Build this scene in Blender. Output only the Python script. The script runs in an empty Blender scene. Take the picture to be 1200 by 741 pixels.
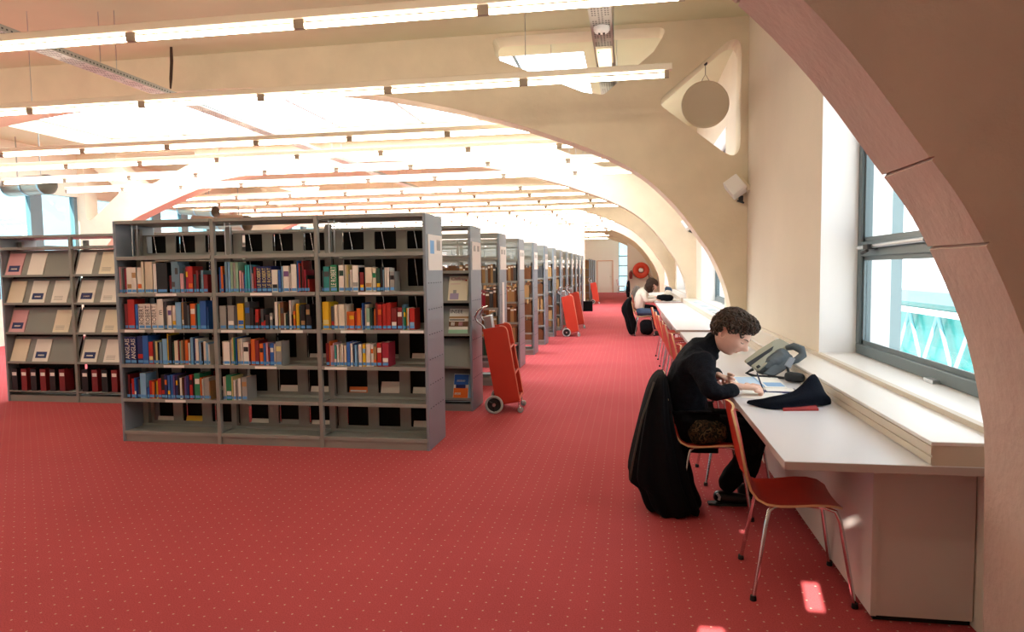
import bpy, bmesh, math, random
from math import sin, cos, pi, radians as R
from mathutils import Vector, Matrix, noise
from mathutils.geometry import tessellate_polygon
random.seed(7)
SC = bpy.context.scene
COL = SC.collection
# ------------------------------------------------------------------ camera
cam_d = bpy.data.cameras.new('camera'); cam = bpy.data.objects.new('camera', cam_d); COL.objects.link(cam)
SC.camera = cam
cam_d.sensor_fit = 'HORIZONTAL'; cam_d.sensor_width = 36.0; cam_d.lens = 36.0 * 808.4 / 1200.0
cam_d.clip_start = 0.05; cam_d.clip_end = 400
YAW, PITCH, ROLL, EYE = -0.168, -0.0667, -0.0125, 1.5
fw = Vector((sin(YAW)*cos(PITCH), cos(YAW)*cos(PITCH), sin(PITCH)))
r0 = Vector((cos(YAW), -sin(YAW), 0)); u0 = r0.cross(fw)
rr = r0*cos(ROLL) + u0*sin(ROLL); uu = -r0*sin(ROLL) + u0*cos(ROLL)
M = Matrix((rr, uu, -fw)).transposed().to_4x4(); M.translation = Vector((0, 0, EYE))
cam.matrix_world = M
# ------------------------------------------------------------------ world, sun, exposure
W = bpy.data.worlds.new('world'); SC.world = W; W.use_nodes = True
bg = W.node_tree.nodes['Background']; bg.inputs[0].default_value = (0.86, 0.95, 1.0, 1); bg.inputs[1].default_value = 2.6
sun_d = bpy.data.lights.new('sun', 'SUN'); sun_d.energy = 26.0; sun_d.angle = R(0.22); sun_d.color = (1, 0.93, 0.82)
sun = bpy.data.objects.new('sun', sun_d); COL.objects.link(sun)
SUN = Vector((0.16, 1.0, -0.50)).normalized()
sun.rotation_euler = SUN.to_track_quat('-Z', 'Y').to_euler()
SC.view_settings.view_transform = 'Standard'; SC.view_settings.look = 'None'
SC.view_settings.exposure = 0.27; SC.view_settings.gamma = 1.0
try: SC.view_settings.use_curve_mapping = False
except Exception: pass
SC.cycles.use_denoising = True
SC.cycles.max_bounces = 7; SC.cycles.diffuse_bounces = 4; SC.cycles.transparent_max_bounces = 8
TUBE_POWER, SKYLIGHT_POWER = 18.0, 7.0

# ------------------------------------------------------------------ materials
def lin(c):
    if isinstance(c, str):
        c = c.lstrip('#'); c = [int(c[i:i+2], 16)/255 for i in (0, 2, 4)]
    return tuple((v/12.92 if v <= .04045 else ((v+.055)/1.055)**2.4) for v in c) + (1,)
MATS = {}
def mat(name, col, rough=.6, metal=0, noise_amt=0, noise_scale=8, bump=0, bump_scale=40, spec=.5, emit=0):
    if name in MATS: return MATS[name]
    m = bpy.data.materials.new(name); m.use_nodes = True; nt = m.node_tree
    b = nt.nodes['Principled BSDF']; c = lin(col)
    b.inputs['Base Color'].default_value = c; b.inputs['Roughness'].default_value = rough
    b.inputs['Metallic'].default_value = metal; b.inputs['Specular IOR Level'].default_value = spec
    if emit:
        b.inputs['Emission Color'].default_value = c; b.inputs['Emission Strength'].default_value = emit
    if noise_amt or bump:
        tc = nt.nodes.new('ShaderNodeTexCoord')
    if noise_amt:
        n = nt.nodes.new('ShaderNodeTexNoise'); n.inputs['Scale'].default_value = noise_scale; n.inputs['Detail'].default_value = 5
        nt.links.new(tc.outputs['Object'], n.inputs['Vector'])
        r = nt.nodes.new('ShaderNodeMapRange'); r.inputs['From Min'].default_value = .3; r.inputs['From Max'].default_value = .7
        r.inputs['To Min'].default_value = 1-noise_amt; r.inputs['To Max'].default_value = 1+noise_amt
        nt.links.new(n.outputs['Fac'], r.inputs['Value'])
        mx = nt.nodes.new('ShaderNodeVectorMath'); mx.operation = 'MULTIPLY'; mx.inputs[0].default_value = c[:3]
        nt.links.new(r.outputs['Result'], mx.inputs[1]); nt.links.new(mx.outputs[0], b.inputs['Base Color'])
    if bump:
        n2 = nt.nodes.new('ShaderNodeTexNoise'); n2.inputs['Scale'].default_value = bump_scale; n2.inputs['Detail'].default_value = 4
        nt.links.new(tc.outputs['Object'], n2.inputs['Vector'])
        bp = nt.nodes.new('ShaderNodeBump'); bp.inputs['Strength'].default_value = bump; bp.inputs['Distance'].default_value = .01
        nt.links.new(n2.outputs['Fac'], bp.inputs['Height']); nt.links.new(bp.outputs[0], b.inputs['Normal'])
    MATS[name] = m; return m
def emitter(name, col, strength):
    m = bpy.data.materials.new(name); m.use_nodes = True; nt = m.node_tree; nt.nodes.clear()
    e = nt.nodes.new('ShaderNodeEmission'); o = nt.nodes.new('ShaderNodeOutputMaterial')
    e.inputs[0].default_value = col + (1,); e.inputs[1].default_value = strength
    nt.links.new(e.outputs[0], o.inputs[0]); MATS[name] = m; return m
def glassy(name, tint=(1, 1, 1), gloss=.06):
    m = bpy.data.materials.new(name); m.use_nodes = True; nt = m.node_tree; nt.nodes.clear()
    t = nt.nodes.new('ShaderNodeBsdfTransparent'); t.inputs[0].default_value = tint + (1,)
    g = nt.nodes.new('ShaderNodeBsdfGlossy'); g.inputs['Roughness'].default_value = .02
    x = nt.nodes.new('ShaderNodeMixShader'); x.inputs[0].default_value = gloss
    o = nt.nodes.new('ShaderNodeOutputMaterial')
    nt.links.new(t.outputs[0], x.inputs[1]); nt.links.new(g.outputs[0], x.inputs[2]); nt.links.new(x.outputs[0], o.inputs[0])
    MATS[name] = m; return m
def carpet():
    m = bpy.data.materials.new('carpet'); m.use_nodes = True; nt = m.node_tree; L = nt.links.new
    b = nt.nodes['Principled BSDF']; b.inputs['Roughness'].default_value = .95; b.inputs['Specular IOR Level'].default_value = .15
    tc = nt.nodes.new('ShaderNodeTexCoord')
    sc = nt.nodes.new('ShaderNodeVectorMath'); sc.operation = 'MULTIPLY'; sc.inputs[1].default_value = (1/.075, 1/.075, 0)
    fr = nt.nodes.new('ShaderNodeVectorMath'); fr.operation = 'FRACTION'
    sb = nt.nodes.new('ShaderNodeVectorMath'); sb.operation = 'SUBTRACT'; sb.inputs[1].default_value = (.5, .5, 0)
    ln = nt.nodes.new('ShaderNodeVectorMath'); ln.operation = 'LENGTH'
    lt = nt.nodes.new('ShaderNodeMath'); lt.operation = 'LESS_THAN'; lt.inputs[1].default_value = .062
    L(tc.outputs['Object'], sc.inputs[0]); L(sc.outputs[0], fr.inputs[0]); L(fr.outputs[0], sb.inputs[0]); L(sb.outputs[0], ln.inputs[0]); L(ln.outputs['Value'], lt.inputs[0])
    n = nt.nodes.new('ShaderNodeTexNoise'); n.inputs['Scale'].default_value = 160; n.inputs['Detail'].default_value = 3
    n2 = nt.nodes.new('ShaderNodeTexNoise'); n2.inputs['Scale'].default_value = 1.1; n2.inputs['Detail'].default_value = 3
    L(tc.outputs['Object'], n.inputs['Vector']); L(tc.outputs['Object'], n2.inputs['Vector'])
    ad = nt.nodes.new('ShaderNodeMath'); ad.operation = 'MULTIPLY_ADD'; ad.inputs[1].default_value = .35
    L(n2.outputs['Fac'], ad.inputs[0]); L(n.outputs['Fac'], ad.inputs[2])
    cr = nt.nodes.new('ShaderNodeValToRGB'); cr.color_ramp.elements[0].position = .35; cr.color_ramp.elements[1].position = 1.0
    cr.color_ramp.elements[0].color = (.36, .050, .056, 1); cr.color_ramp.elements[1].color = (.56, .098, .108, 1)
    L(ad.outputs[0], cr.inputs[0])
    mx = nt.nodes.new('ShaderNodeMix'); mx.data_type = 'RGBA'
    L(lt.outputs[0], mx.inputs['Factor']); L(cr.outputs[0], mx.inputs['A']); mx.inputs['B'].default_value = (.58, .36, .28, 1)
    L(mx.outputs['Result'], b.inputs['Base Color'])
    bp = nt.nodes.new('ShaderNodeBump'); bp.inputs['Strength'].default_value = .35; bp.inputs['Distance'].default_value = .004
    L(n.outputs['Fac'], bp.inputs['Height']); L(bp.outputs[0], b.inputs['Normal'])
    MATS['carpet'] = m; return m
def spotted(name, cols, scale, rough=.9):
    m = bpy.data.materials.new(name); m.use_nodes = True; nt = m.node_tree; L = nt.links.new
    b = nt.nodes['Principled BSDF']; b.inputs['Roughness'].default_value = rough; b.inputs['Specular IOR Level'].default_value = .2
    tc = nt.nodes.new('ShaderNodeTexCoord'); n = nt.nodes.new('ShaderNodeTexNoise'); n.inputs['Scale'].default_value = scale; n.inputs['Detail'].default_value = 2
    cr = nt.nodes.new('ShaderNodeValToRGB'); cr.color_ramp.interpolation = 'CONSTANT'
    el = cr.color_ramp.elements
    while len(el) < len(cols): el.new(.5)
    for i, c in enumerate(cols):
        el[i].position = 0 if i == 0 else .36 + .28*(i-1)/max(1, len(cols)-2); el[i].color = lin(c)
    L(tc.outputs['Object'], n.inputs['Vector']); L(n.outputs['Fac'], cr.inputs[0]); L(cr.outputs[0], b.inputs['Base Color'])
    MATS[name] = m; return m
carpet()
mat('plaster', '#ddd2c0', .85, noise_amt=.03, noise_scale=1.5, bump=.12, bump_scale=30)
mat('concrete', '#ddd0b8', .85, noise_amt=.06, noise_scale=2.2, bump=.35, bump_scale=14)
mat('shaded_concrete', '#c4ada0', .9, noise_amt=.08, noise_scale=2.5, bump=.5, bump_scale=25)  # darker copy of concrete, the first arch's shade put into its colour
mat('ceiling_paint', '#d3d1b2', .9, noise_amt=.02, noise_scale=2)
mat('white_wall', '#e8e4dc', .8)
mat('white_reveal', '#eeeeee', .7)
mat('frame_grey', '#66757a', .45, metal=.3)
mat('grey_metal', '#8b8c86', .5, metal=.1, noise_amt=.03, noise_scale=3)
mat('end_panel_grey', '#858e97', .4, metal=.2, noise_amt=.04, noise_scale=2)
mat('shelf_grey', '#93958f', .45, metal=.1)
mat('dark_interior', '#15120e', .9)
mat('slot_dark', '#3c4046', .8)
mat('chrome', '#cfcfd2', .18, metal=1)
mat('steel', '#b9bcc0', .3, metal=1)
mat('galvanised', '#a9aaa6', .45, metal=.7)
mat('rubber', '#1a1a1a', .6)
mat('grey_rubber', '#a8a8a4', .6)
mat('trunking', '#e6dac4', .7)
mat('socket', '#9a8a78', .6)
mat('desk_laminate', '#dcdde4', .28, spec=.4)
mat('desk_edge', '#b9a9a4', .5)
mat('ledge_white', '#e6e2dd', .35)
mat('ledge_front', '#cfc3b2', .5)
mat('pedestal', '#cdbfb8', .55)
mat('chair_red', '#b8301f', .38, noise_amt=.05, noise_scale=20)
mat('plywood_edge', '#dcb98a', .5)
mat('cart_red', '#bb3420', .4, noise_amt=.03, noise_scale=8)
mat('cart_edge', '#e08468', .5)
mat('paper', '#f0eee8', .8)
mat('page_block', '#e6ddc8', .9)
mat('call_sticker', '#5b9bd8', .6)
mat('skin', '#edc2ad', .5, noise_amt=.05, noise_scale=20)
mat('hair', '#3a2b20', .75, noise_amt=.3, noise_scale=60, bump=.4)
mat('black_knit', '#11141c', .95, noise_amt=.3, noise_scale=40, bump=.5, bump_scale=120, spec=.2)
mat('black_cloth', '#0d0d10', .95, bump=.4, bump_scale=90, spec=.15)
mat('black_leather', '#121212', .4)
mat('scarf_cloth', '#080e1b', .95, bump=.5, bump_scale=150, spec=.15)
mat('screen_white', '#e9eef5', .5)
mat('vent_blue', '#a7b7c2', .4)
mat('hose_red', '#d5432a', .45)
mat('door_white', '#eae6e0', .6)
mat('door_frame', '#d9a78c', .6)
emitter('tube', (1.0, .85, .64), TUBE_POWER)
emitter('skylight', (.84, .93, 1.0), SKYLIGHT_POWER)
glassy('glass')
glassy('glass_blue', (.62, .80, .84), .1)

# ------------------------------------------------------------------ mesh collector
class MB:
    def __init__(s): s.v = []; s.f = []; s.sm = []
    def add(s, vs, fs, smooth=False):
        o = len(s.v); s.v += [tuple(v) for v in vs]; s.f += [tuple(i+o for i in f) for f in fs]; s.sm += [smooth]*len(fs)
        return s
    def box(s, x0, x1, y0, y1, z0, z1, mtx=None):
        vs = [Vector((x, y, z)) for z in (z0, z1) for y in (y0, y1) for x in (x0, x1)]
        if mtx: vs = [mtx @ v for v in vs]
        return s.add(vs, [(0, 2, 3, 1), (4, 5, 7, 6), (0, 1, 5, 4), (2, 6, 7, 3), (0, 4, 6, 2), (1, 3, 7, 5)])
    def ring_loft(s, rings, caps=True, smooth=True):
        n = len(rings[0]); vs = [p for r in rings for p in r]; fs = []
        for i in range(len(rings)-1):
            for j in range(n):
                k = (j+1) % n; fs.append((i*n+j, i*n+k, (i+1)*n+k, (i+1)*n+j))
        s.add(vs, fs, smooth)
        if caps:
            s.add(rings[0], [tuple(reversed(range(n)))]); s.add(rings[-1], [tuple(range(n))])
        return s
    def tube(s, pts, r, n=8, caps=True):
        pts = [Vector(p) for p in pts]; rs = r if isinstance(r, (list, tuple)) else [r]*len(pts)
        rings = []; up = None
        for i, p in enumerate(pts):
            t = (pts[min(i+1, len(pts)-1)] - pts[max(i-1, 0)]).normalized()
            if up is None: up = t.orthogonal().normalized()
            up = (up - t*up.dot(t))
            up = up.normalized() if up.length > 1e-6 else t.orthogonal().normalized()
            w = t.cross(up)
            rings.append([p + (up*cos(2*pi*k/n) + w*sin(2*pi*k/n))*rs[i] for k in range(n)])
        return s.ring_loft(rings, caps)
    def prism(s, poly, y0, y1, holes=(), axis='Y'):
        loops = [list(poly)] + [list(h) for h in holes]
        flat = [p for l in loops for p in l]
        def P(p, d): return (p[0], d, p[1]) if axis == 'Y' else ((d, p[0], p[1]) if axis == 'X' else (p[0], p[1], d))
        tris = tessellate_polygon([[Vector((p[0], p[1], 0)) for p in l] for l in loops]); n = len(flat)
        vs = [P(p, y0) for p in flat] + [P(p, y1) for p in flat]
        fs = [tuple(t) for t in tris] + [tuple(i+n for i in reversed(t)) for t in tris]
        o = 0
        for l in loops:
            m = len(l)
            for i in range(m): fs.append((o+i, o+(i+1) % m, n+o+(i+1) % m, n+o+i))
            o += m
        return s.add(vs, fs)
    def lathe(s, prof, c=(0, 0, 0), axis='Z', n=24, smooth=True):
        rings = []
        for r, h in prof:
            ring = []
            for k in range(n):
                a = 2*pi*k/n; x, y = r*cos(a), r*sin(a)
                ring.append({'Z': (c[0]+x, c[1]+y, c[2]+h), 'X': (c[0]+h, c[1]+x, c[2]+y), 'Y': (c[0]+x, c[1]+h, c[2]+y)}[axis])
            rings.append(ring)
        return s.ring_loft(rings, True, smooth)
    def build(s, name, m, parent=None, loc=None, bevel=0, mtx=None):
        me = bpy.data.meshes.new(name); me.from_pydata(s.v, [], s.f)
        me.polygons.foreach_set('use_smooth', s.sm)
        bm = bmesh.new(); bm.from_mesh(me)
        bmesh.ops.recalc_face_normals(bm, faces=bm.faces)
        bm.to_mesh(me); bm.free(); me.update()
        return link(name, me, m, parent, loc, bevel, mtx)
def link(name, me, m, parent=None, loc=None, bevel=0, mtx=None):
    o = bpy.data.objects.new(name, me); COL.objects.link(o)
    if m is not None and not me.materials: me.materials.append(MATS[m] if isinstance(m, str) else m)
    if parent is not None: o.parent = parent
    if loc is not None: o.location = loc
    if mtx is not None: o.matrix_basis = mtx
    if bevel:
        b = o.modifiers.new('bevel', 'BEVEL'); b.width = bevel; b.segments = 2; b.limit_method = 'ANGLE'
    return o
def empty(name, loc=(0, 0, 0), rz=0):
    o = bpy.data.objects.new(name, None); COL.objects.link(o); o.location = loc; o.rotation_euler = (0, 0, rz); o.empty_display_size = .05
    return o
def tag(o, label=None, cat=None, group=None, kind=None):
    if label: o['label'] = label
    if cat: o['category'] = cat
    if group: o['group'] = group
    if kind: o['kind'] = kind
    return o
def struct(o): o['kind'] = 'structure'; return o
def copy_tree(o, parent=None):
    c = o.copy(); COL.objects.link(c)
    if parent is not None: c.parent = parent
    for ch in list(o.children): copy_tree(ch, c)
    return c
def text(parent, s, size, m, mtx, ext=.0005, name='lettering', align='CENTER', maxw=None):
    cu = bpy.data.curves.new(name, 'FONT'); cu.body = s; cu.size = size; cu.extrude = ext; cu.align_x = align; cu.align_y = 'CENTER'
    cu.resolution_u = 2
    if maxw: cu.size = size
    tmp = bpy.data.objects.new(name, cu); me = bpy.data.meshes.new_from_object(tmp); bpy.data.objects.remove(tmp); bpy.data.curves.remove(cu)
    me.materials.clear()
    if maxw:
        w = max(v.co.x for v in me.vertices)-min(v.co.x for v in me.vertices)
        if w > maxw:
            for v in me.vertices: v.co.x *= maxw/w
    me.name = name; o = link(name, me, m, parent, None, 0, mtx); return o
def T(*p): return Matrix.Translation(Vector(p))
def RX(a): return Matrix.Rotation(R(a), 4, 'X')
def RY(a): return Matrix.Rotation(R(a), 4, 'Y')
def RZ(a): return Matrix.Rotation(R(a), 4, 'Z')
ORD = ['first', 'second', 'third', 'fourth', 'fifth', 'sixth', 'seventh', 'eighth', 'ninth', 'tenth', 'eleventh', 'twelfth', 'thirteenth', 'fourteenth', 'fifteenth', 'sixteenth', 'seventeenth', 'eighteenth', 'nineteenth', 'twentieth', 'twenty-first', 'twenty-second', 'twenty-third', 'twenty-fourth', 'twenty-fifth', 'twenty-sixth', 'twenty-seventh', 'twenty-eighth', 'twenty-ninth', 'thirtieth', 'thirty-first', 'thirty-second', 'thirty-third', 'thirty-fourth', 'thirty-fifth', 'thirty-sixth', 'thirty-seventh', 'thirty-eighth', 'thirty-ninth', 'fortieth']
# ================================================================== STRUCTURE
A = .866                                   # building grid
def az(z): return (z-1.6)*A + EYE
CEIL, XR, XL = 4.44, 1.40, -13.25
FRAMES = [(2.25, 2.64), (8.66, 9.05), (15.0, 15.4), (21.65, 22.05), (28.3, 28.7), (34.9, 35.2), (40.2, 40.5)]
prof = [(1.45, -.13), (1.43, .8), (1.41, 1.008), (1.352, 1.28), (1.259, 1.534), (1.132, 1.795), (.993, 2.0), (.751, 2.343), (.492, 2.636), (.181, 2.913), (-.172, 3.13), (-.60, 3.33), (-1.166, 3.548), (-1.631, 3.713), (-2.146, 3.86), (-2.576, 3.98), (-3.549, 4.2), (-4.5, 4.35), (-5.4, 4.433), (-6.5, 4.461), (-7.15, 4.443), (-7.88, 4.404), (-9.3, 4.32), (-10.83, 4.134), (-11.36, 3.972), (-12.45, 3.6), (-13.82, 3.03), (-14.33, 2.58), (-14.75, 2.0), (-15.0, 1.3), (-15.05, -.13)]
def smooth_prof(ps, k=3):
    out = []
    for i in range(len(ps)-1):
        p0, p1, p2, p3 = ps[max(i-1, 0)], ps[i], ps[i+1], ps[min(i+2, len(ps)-1)]
        for j in range(k):
            t = j/k
            out.append(tuple(.5*((2*p1[c]) + (-p0[c]+p2[c])*t + (2*p0[c]-5*p1[c]+4*p2[c]-p3[c])*t*t + (-p0[c]+3*p1[c]-3*p2[c]+p3[c])*t**3) for c in (0, 1)))
    out.append(ps[-1]); return out
PROF = [(x*A, max(0, az(z))) for x, z in smooth_prof(prof)]
PROF[0] = (PROF[0][0], 0); PROF[-1] = (PROF[-1][0], 0)
def rounded(poly, r, n=5):
    out = []; m = len(poly)
    for i in range(m):
        p = Vector(poly[i]); a = Vector(poly[i-1])-p; b = Vector(poly[(i+1) % m])-p
        rr_ = r[i] if isinstance(r, (list, tuple)) else r
        ang = a.angle(b); d = min(rr_/math.tan(ang/2), a.length*.45, b.length*.45)
        s, e = p+a.normalized()*d, p+b.normalized()*d
        for k in range(n+1):
            t = k/n; q = s*(1-t)**2 + p*2*t*(1-t) + e*t*t; out.append((q.x, q.y))
    return out
TRAP = rounded([(-1.70, 4.40), (.48, 4.385), (.30, 4.10), (-.30, 3.62), (-.55, 3.67), (-1.62, 4.13)], [.12, .14, .15, .1, .1, .1])
TRI = rounded([(1.32, 4.30), (1.312, 2.72), (.33, 3.50)], [.14, .14, .10], 7)
MIR = lambda P: [(-11.75-x, z) for x, z in reversed(P)]
def arch(i, y0, y1, m, notch=False):
    P = list(PROF)
    if notch:
        Q = []
        for k, p in enumerate(P):
            Q.append(p)
            if k in (13, 17, 24) and k < len(P)-1:
                q = P[k+1]; mx, mz = (p[0]+q[0])/2, (p[1]+q[1])/2
                dx, dz = q[0]-p[0], q[1]-p[1]; l = math.hypot(dx, dz); ux, uz = dx/l, dz/l
                Q += [(mx-ux*.006, mz-uz*.006), (mx+uz*.014, mz-ux*.014), (mx+ux*.006, mz+uz*.006)]
        P = Q
    outer = [(XR+.3, CEIL+.3), (XR+.3, 0)] + P + [(XL-.2, 0), (XL-.2, CEIL+.3)]
    holes = [TRAP, TRI, MIR(TRAP), MIR(TRI)] if 0 < i < 4 else []
    o = MB().prism(outer, y0, y1, holes).build('concrete_arch', m); struct(o); return o
for i, (a, b) in enumerate(FRAMES):
    arch(i, a, b, 'shaded_concrete' if i == 0 else 'concrete', notch=(i == 0))
struct(MB().box(XL-.3, XR+.6, -3.2, 45, -.12, 0).build('floor', 'carpet'))
# ceiling: solid slabs and two skylight bays
def slab(x0, x1, y0, y1): return struct(MB().box(x0, x1, y0, y1, CEIL, CEIL+.3).build('ceiling', 'ceiling_paint'))
slab(XL-.2, XR+.3, -3.2, 2.25); slab(XL-.2, XR+.3, 2.64, 8.66)
def skylight_bay(y0, y1, ys0, ys1, xs0, xs1, nx, ny, n):
    slab(xs1, XR+.3, y0, y1); slab(XL-.2, xs0, y0, y1); slab(xs0, xs1, y0, ys0); slab(xs0, xs1, ys1, y1)
    s = struct(empty('window_%d' % n, ((xs0+xs1)/2, (ys0+ys1)/2, CEIL+.32)))
    fr = MB(); hx, hy = (xs1-xs0)/2, (ys1-ys0)/2; w = .035
    for k in range(nx+1):
        x = -hx + 2*hx*k/nx; fr.box(x-w, x+w, -hy, hy, -.05, .03)
    for k in range(ny+1):
        y = -hy + 2*hy*k/ny; fr.box(-hx, hx, y-w, y+w, -.05, .03)
    fr.build('glazing_bar', 'white_reveal', s)
    for a_ in range(nx):
        for b_ in range(ny):
            MB().box(-hx+2*hx*a_/nx, -hx+2*hx*(a_+1)/nx, -hy+2*hy*b_/ny, -hy+2*hy*(b_+1)/ny, .03, .04).build('pane', 'skylight', s)
    return s
skylight_bay(9.05, 15.0, 9.6, 14.7, -12.0, -.6, 6, 2, 5)
slab(XL-.2, XR+.3, 15.4, 21.65)
skylight_bay(22.05, 28.3, 22.6, 27.9, -12.0, -.3, 6, 2, 6)
slab(XL-.2, XR+.3, 28.7, 34.9); slab(XL-.2, XR+.3, 35.2, 40.2); slab(XL-.2, XR+.3, 40.5, 45)
# grey opening frame of the skylight seen through the opening of the second arch
fo = MB()
fo.tube([(-1.6, 9.75, 4.52), (-1.6, 10.7, 4.52), (-2.3, 10.7, 4.52), (-2.3, 9.75, 4.52), (-1.6, 9.75, 4.52)], .028, 6)
fo.tube([(-1.6, 10.7, 4.52), (-1.6, 10.68, 4.36)], .02, 6)
fo.build('opening_sash', 'frame_grey', bpy.data.objects['window_5'], mtx=bpy.data.objects['window_5'].matrix_basis.inverted() @ T(0, 0, 0))

# right window wall
XG = 1.68
def wall(name, x0, x1, y0, y1, z0, z1, m='plaster'): return struct(MB().box(x0, x1, y0, y1, z0, z1).build(name, m))
WINS = [(2.66, 5.42, 1), (10.6, 13.85, 2), (17.3, 20.9, 3), (24.2, 27.6, 4)]
HEAD, SILL = 3.55, .858
ys = 2.64
wall('wall_right', XR, XG+.2, -3.2, 2.25, 0, CEIL)
for (a, b, n) in WINS:
    fa = max(y1 for y0, y1 in FRAMES if y1 <= a+.05)
    fb = min(y0 for y0, y1 in FRAMES if y0 >= b)
    wall('wall_right', XR, XG+.2, fa, fb, 0, SILL-.03); wall('wall_right', XR, XG+.2, fa, fb, HEAD, CEIL)
    if a-fa > .05: wall('wall_right', XR, XG+.2, fa, a, SILL-.03, HEAD)
    wall('wall_right', XR, XG+.2, b, fb, SILL-.03, HEAD)
    # white lining of the reveals and the raised sill board
    struct(MB().box(XR-.004, XG+.2, b-.006, b, SILL-.03, HEAD).box(XR, XG+.2, a, b, HEAD-.006, HEAD).build('trim_%d' % n, 'white_reveal'))
    sl = struct(empty('trim_%d' % (n+10), (XR, a, SILL-.03)))
    MB().box(.012, XG-XR+.2, 0, b-a, 0, .03).build('sill_board', 'ledge_white', sl)
    MB().box(-.022, .012, 0, fb-a, 0, .03).build('sill_nosing', 'ledge_front', sl)
    # window
    w = struct(empty('window_%d' % n, (XG, a, SILL)))
    H = HEAD-SILL; L_ = b-a; f = .075; tr = az(1.74)-SILL
    fr = MB(); fr.box(-.03, .05, 0, L_, 0, f); fr.box(-.03, .05, 0, L_, H-f, H); fr.box(-.03, .05, 0, f, f, H-f); fr.box(-.03, .05, L_-f, L_, f, H-f)
    fr.box(-.03, .05, f, L_-f, tr-.055, tr+.05)
    if n != 1: fr.box(-.03, .05, L_/2-.04, L_/2+.04, f, H-f)
    fr.build('window_frame', 'frame_grey', w, bevel=.006)
    ins = MB()
    for (z0, z1) in ((f, tr-.055), (tr+.05, H-f)):
        ins.box(-.012, .0, f, L_-f, z0, z0+.03); ins.box(-.012, .0, f, L_-f, z1-.03, z1); ins.box(-.012, .0, f, f+.03, z0, z1); ins.box(-.012, .0, L_-f-.03, L_-f, z0, z1)
    ins.build('glazing_bead', 'frame_grey', w)
    MB().box(.012, .018, f, L_-f, f, tr-.055).build('pane', 'glass', w)
    MB().box(.012, .018, f, L_-f, tr+.05, H-f).build('pane', 'glass', w)
    h = MB(); h.tube([(-.06, L_-.12, tr+.005), (-.06, L_-1.25, tr+.02)], .014, 8); h.build('operating_bar', 'steel', w)
    MB().box(-.095, -.03, L_-.42, L_-.33, tr-.012, tr+.022).tube([(-.09, L_-.40, tr-.02), (-.09, L_-.30, tr-.035)], .012, 6).build('latch', 'rubber', w)
    MB().box(-.07, -.03, L_-1.42, L_-1.30, -.0, .02).build('hinge', 'steel', w)
wall('wall_right', XR, XG+.2, 28.7, 34.9, 0, CEIL); wall('wall_right', XR, XG+.2, 35.2, 40.2, 0, CEIL)
wall('wall_right', XR, XG+.2, 40.5, 45, 0, .9); wall('wall_right', XR, XG+.2, 40.5, 45, 3.2, CEIL)
# left wall with windows in each bay
for k, (y0, y1) in enumerate([(-3.2, 2.25), (2.64, 8.66), (9.05, 15.0), (15.4, 21.65), (22.05, 28.3), (28.7, 34.9)]):
    wall('wall_left', XL-.2, XL, y0, y1, 0, 1.0); wall('wall_left', XL-.2, XL, y0, y1, 3.4, CEIL)
    w = struct(empty('window_%d' % (20+k), (XL-.1, y0, 1.0)))
    n = 5; L_ = y1-y0; fr = MB()
    for j in range(n+1):
        y = L_*j/n; ww = .16 if 0 < j < n else .1
        fr.box(-.06, .06, max(0, y-ww), min(L_, y+ww), 0, 2.4)
    fr.box(-.05, .05, 0, L_, 1.1, 1.2); fr.build('window_frame', 'frame_grey', w)
    for j in range(n): MB().box(-.005, .005, L_*j/n+.1, L_*(j+1)/n-.1, 0, 2.4).build('pane', 'glass_blue', w)
wall('wall_left', XL-.2, XL, 35.2, 45, 0, CEIL, 'white_wall')
# unseen rear wall behind the camera, its slots added to shape the sun patches
slots = []
def slot_for(px, py, pz, w, h):
    t = (py+3.0)/SUN.y; slots.append((px-SUN.x*t, pz-SUN.z*t, w, h))
slot_for(.825, 3.29, 0, .09, .20); slot_for(.33, 2.88, 0, .12, .12); slot_for(.64, 4.05, 0, .05, .07); slot_for(.997, 3.34, .34, .05, .10); slot_for(.997, 3.17, .43, .02, .035)
rh = [[(x-w/2, z-h/2), (x+w/2, z-h/2), (x+w/2, z+h/2), (x-w/2, z+h/2)] for x, z, w, h in slots]
struct(MB().prism([(XL-.2, 0), (XR+.3, 0), (XR+.3, CEIL), (XL-.2, CEIL)], -3.12, -3.0, rh).build('wall_back_sun_mask', 'white_wall'))

# far end: partition, infilled arch, end wall with door
struct(MB().box(XL, -1.99, 29.25, 29.4, 0, CEIL).build('wall_partition', 'white_wall'))
struct(MB().box(-1.99, -1.82, 29.2, 29.45, 0, CEIL).build('trim_20', 'plaster'))
inf = [(-.07, 0), (1.40, 0)] + [p for p in PROF if p[0] > -.06 and p[1] > .1] + [(-.07, max(p[1] for p in PROF if p[0] > -.12))]
struct(MB().prism(inf, 34.95, 35.15).build('wall_end_right', 'white_wall'))
struct(MB().box(XL, -.98-.95, 44, 44.2, 0, CEIL).box(-1.0, -.62, 44, 44.2, 0, CEIL).box(-1.95, -.98, 44, 44.2, 2.0, CEIL).box(-.62, XR+.3, 44, 44.2, 3.4, CEIL).box(-.62, XR+.3, 44, 44.2, 0, .05).build('wall_end', 'white_wall'))
d = struct(empty('door_1', (-1.45, 44.0, 0)))
MB().box(-.48, .44, .03, .08, 0, 1.98).build('door_leaf', 'door_white', d)
MB().box(.44, .49, -.03, .1, 0, 2.03).box(-.52, -.48, -.03, .1, 0, 2.03).box(-.52, .49, -.03, .1, 1.98, 2.03).build('door_frame', 'door_frame', d)
MB().tube([(.36, .03, 1.0), (.36, -.03, 1.0), (.26, -.03, 1.0)], .012, 6).build('door_handle', 'steel', d)
w = struct(empty('window_30', (-.62, 44.1, .05)))
fr = MB()
for x in (0, .66, 1.32, 1.98): fr.box(x-.03, x+.03, -.04, .04, 0, 3.35)
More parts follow.
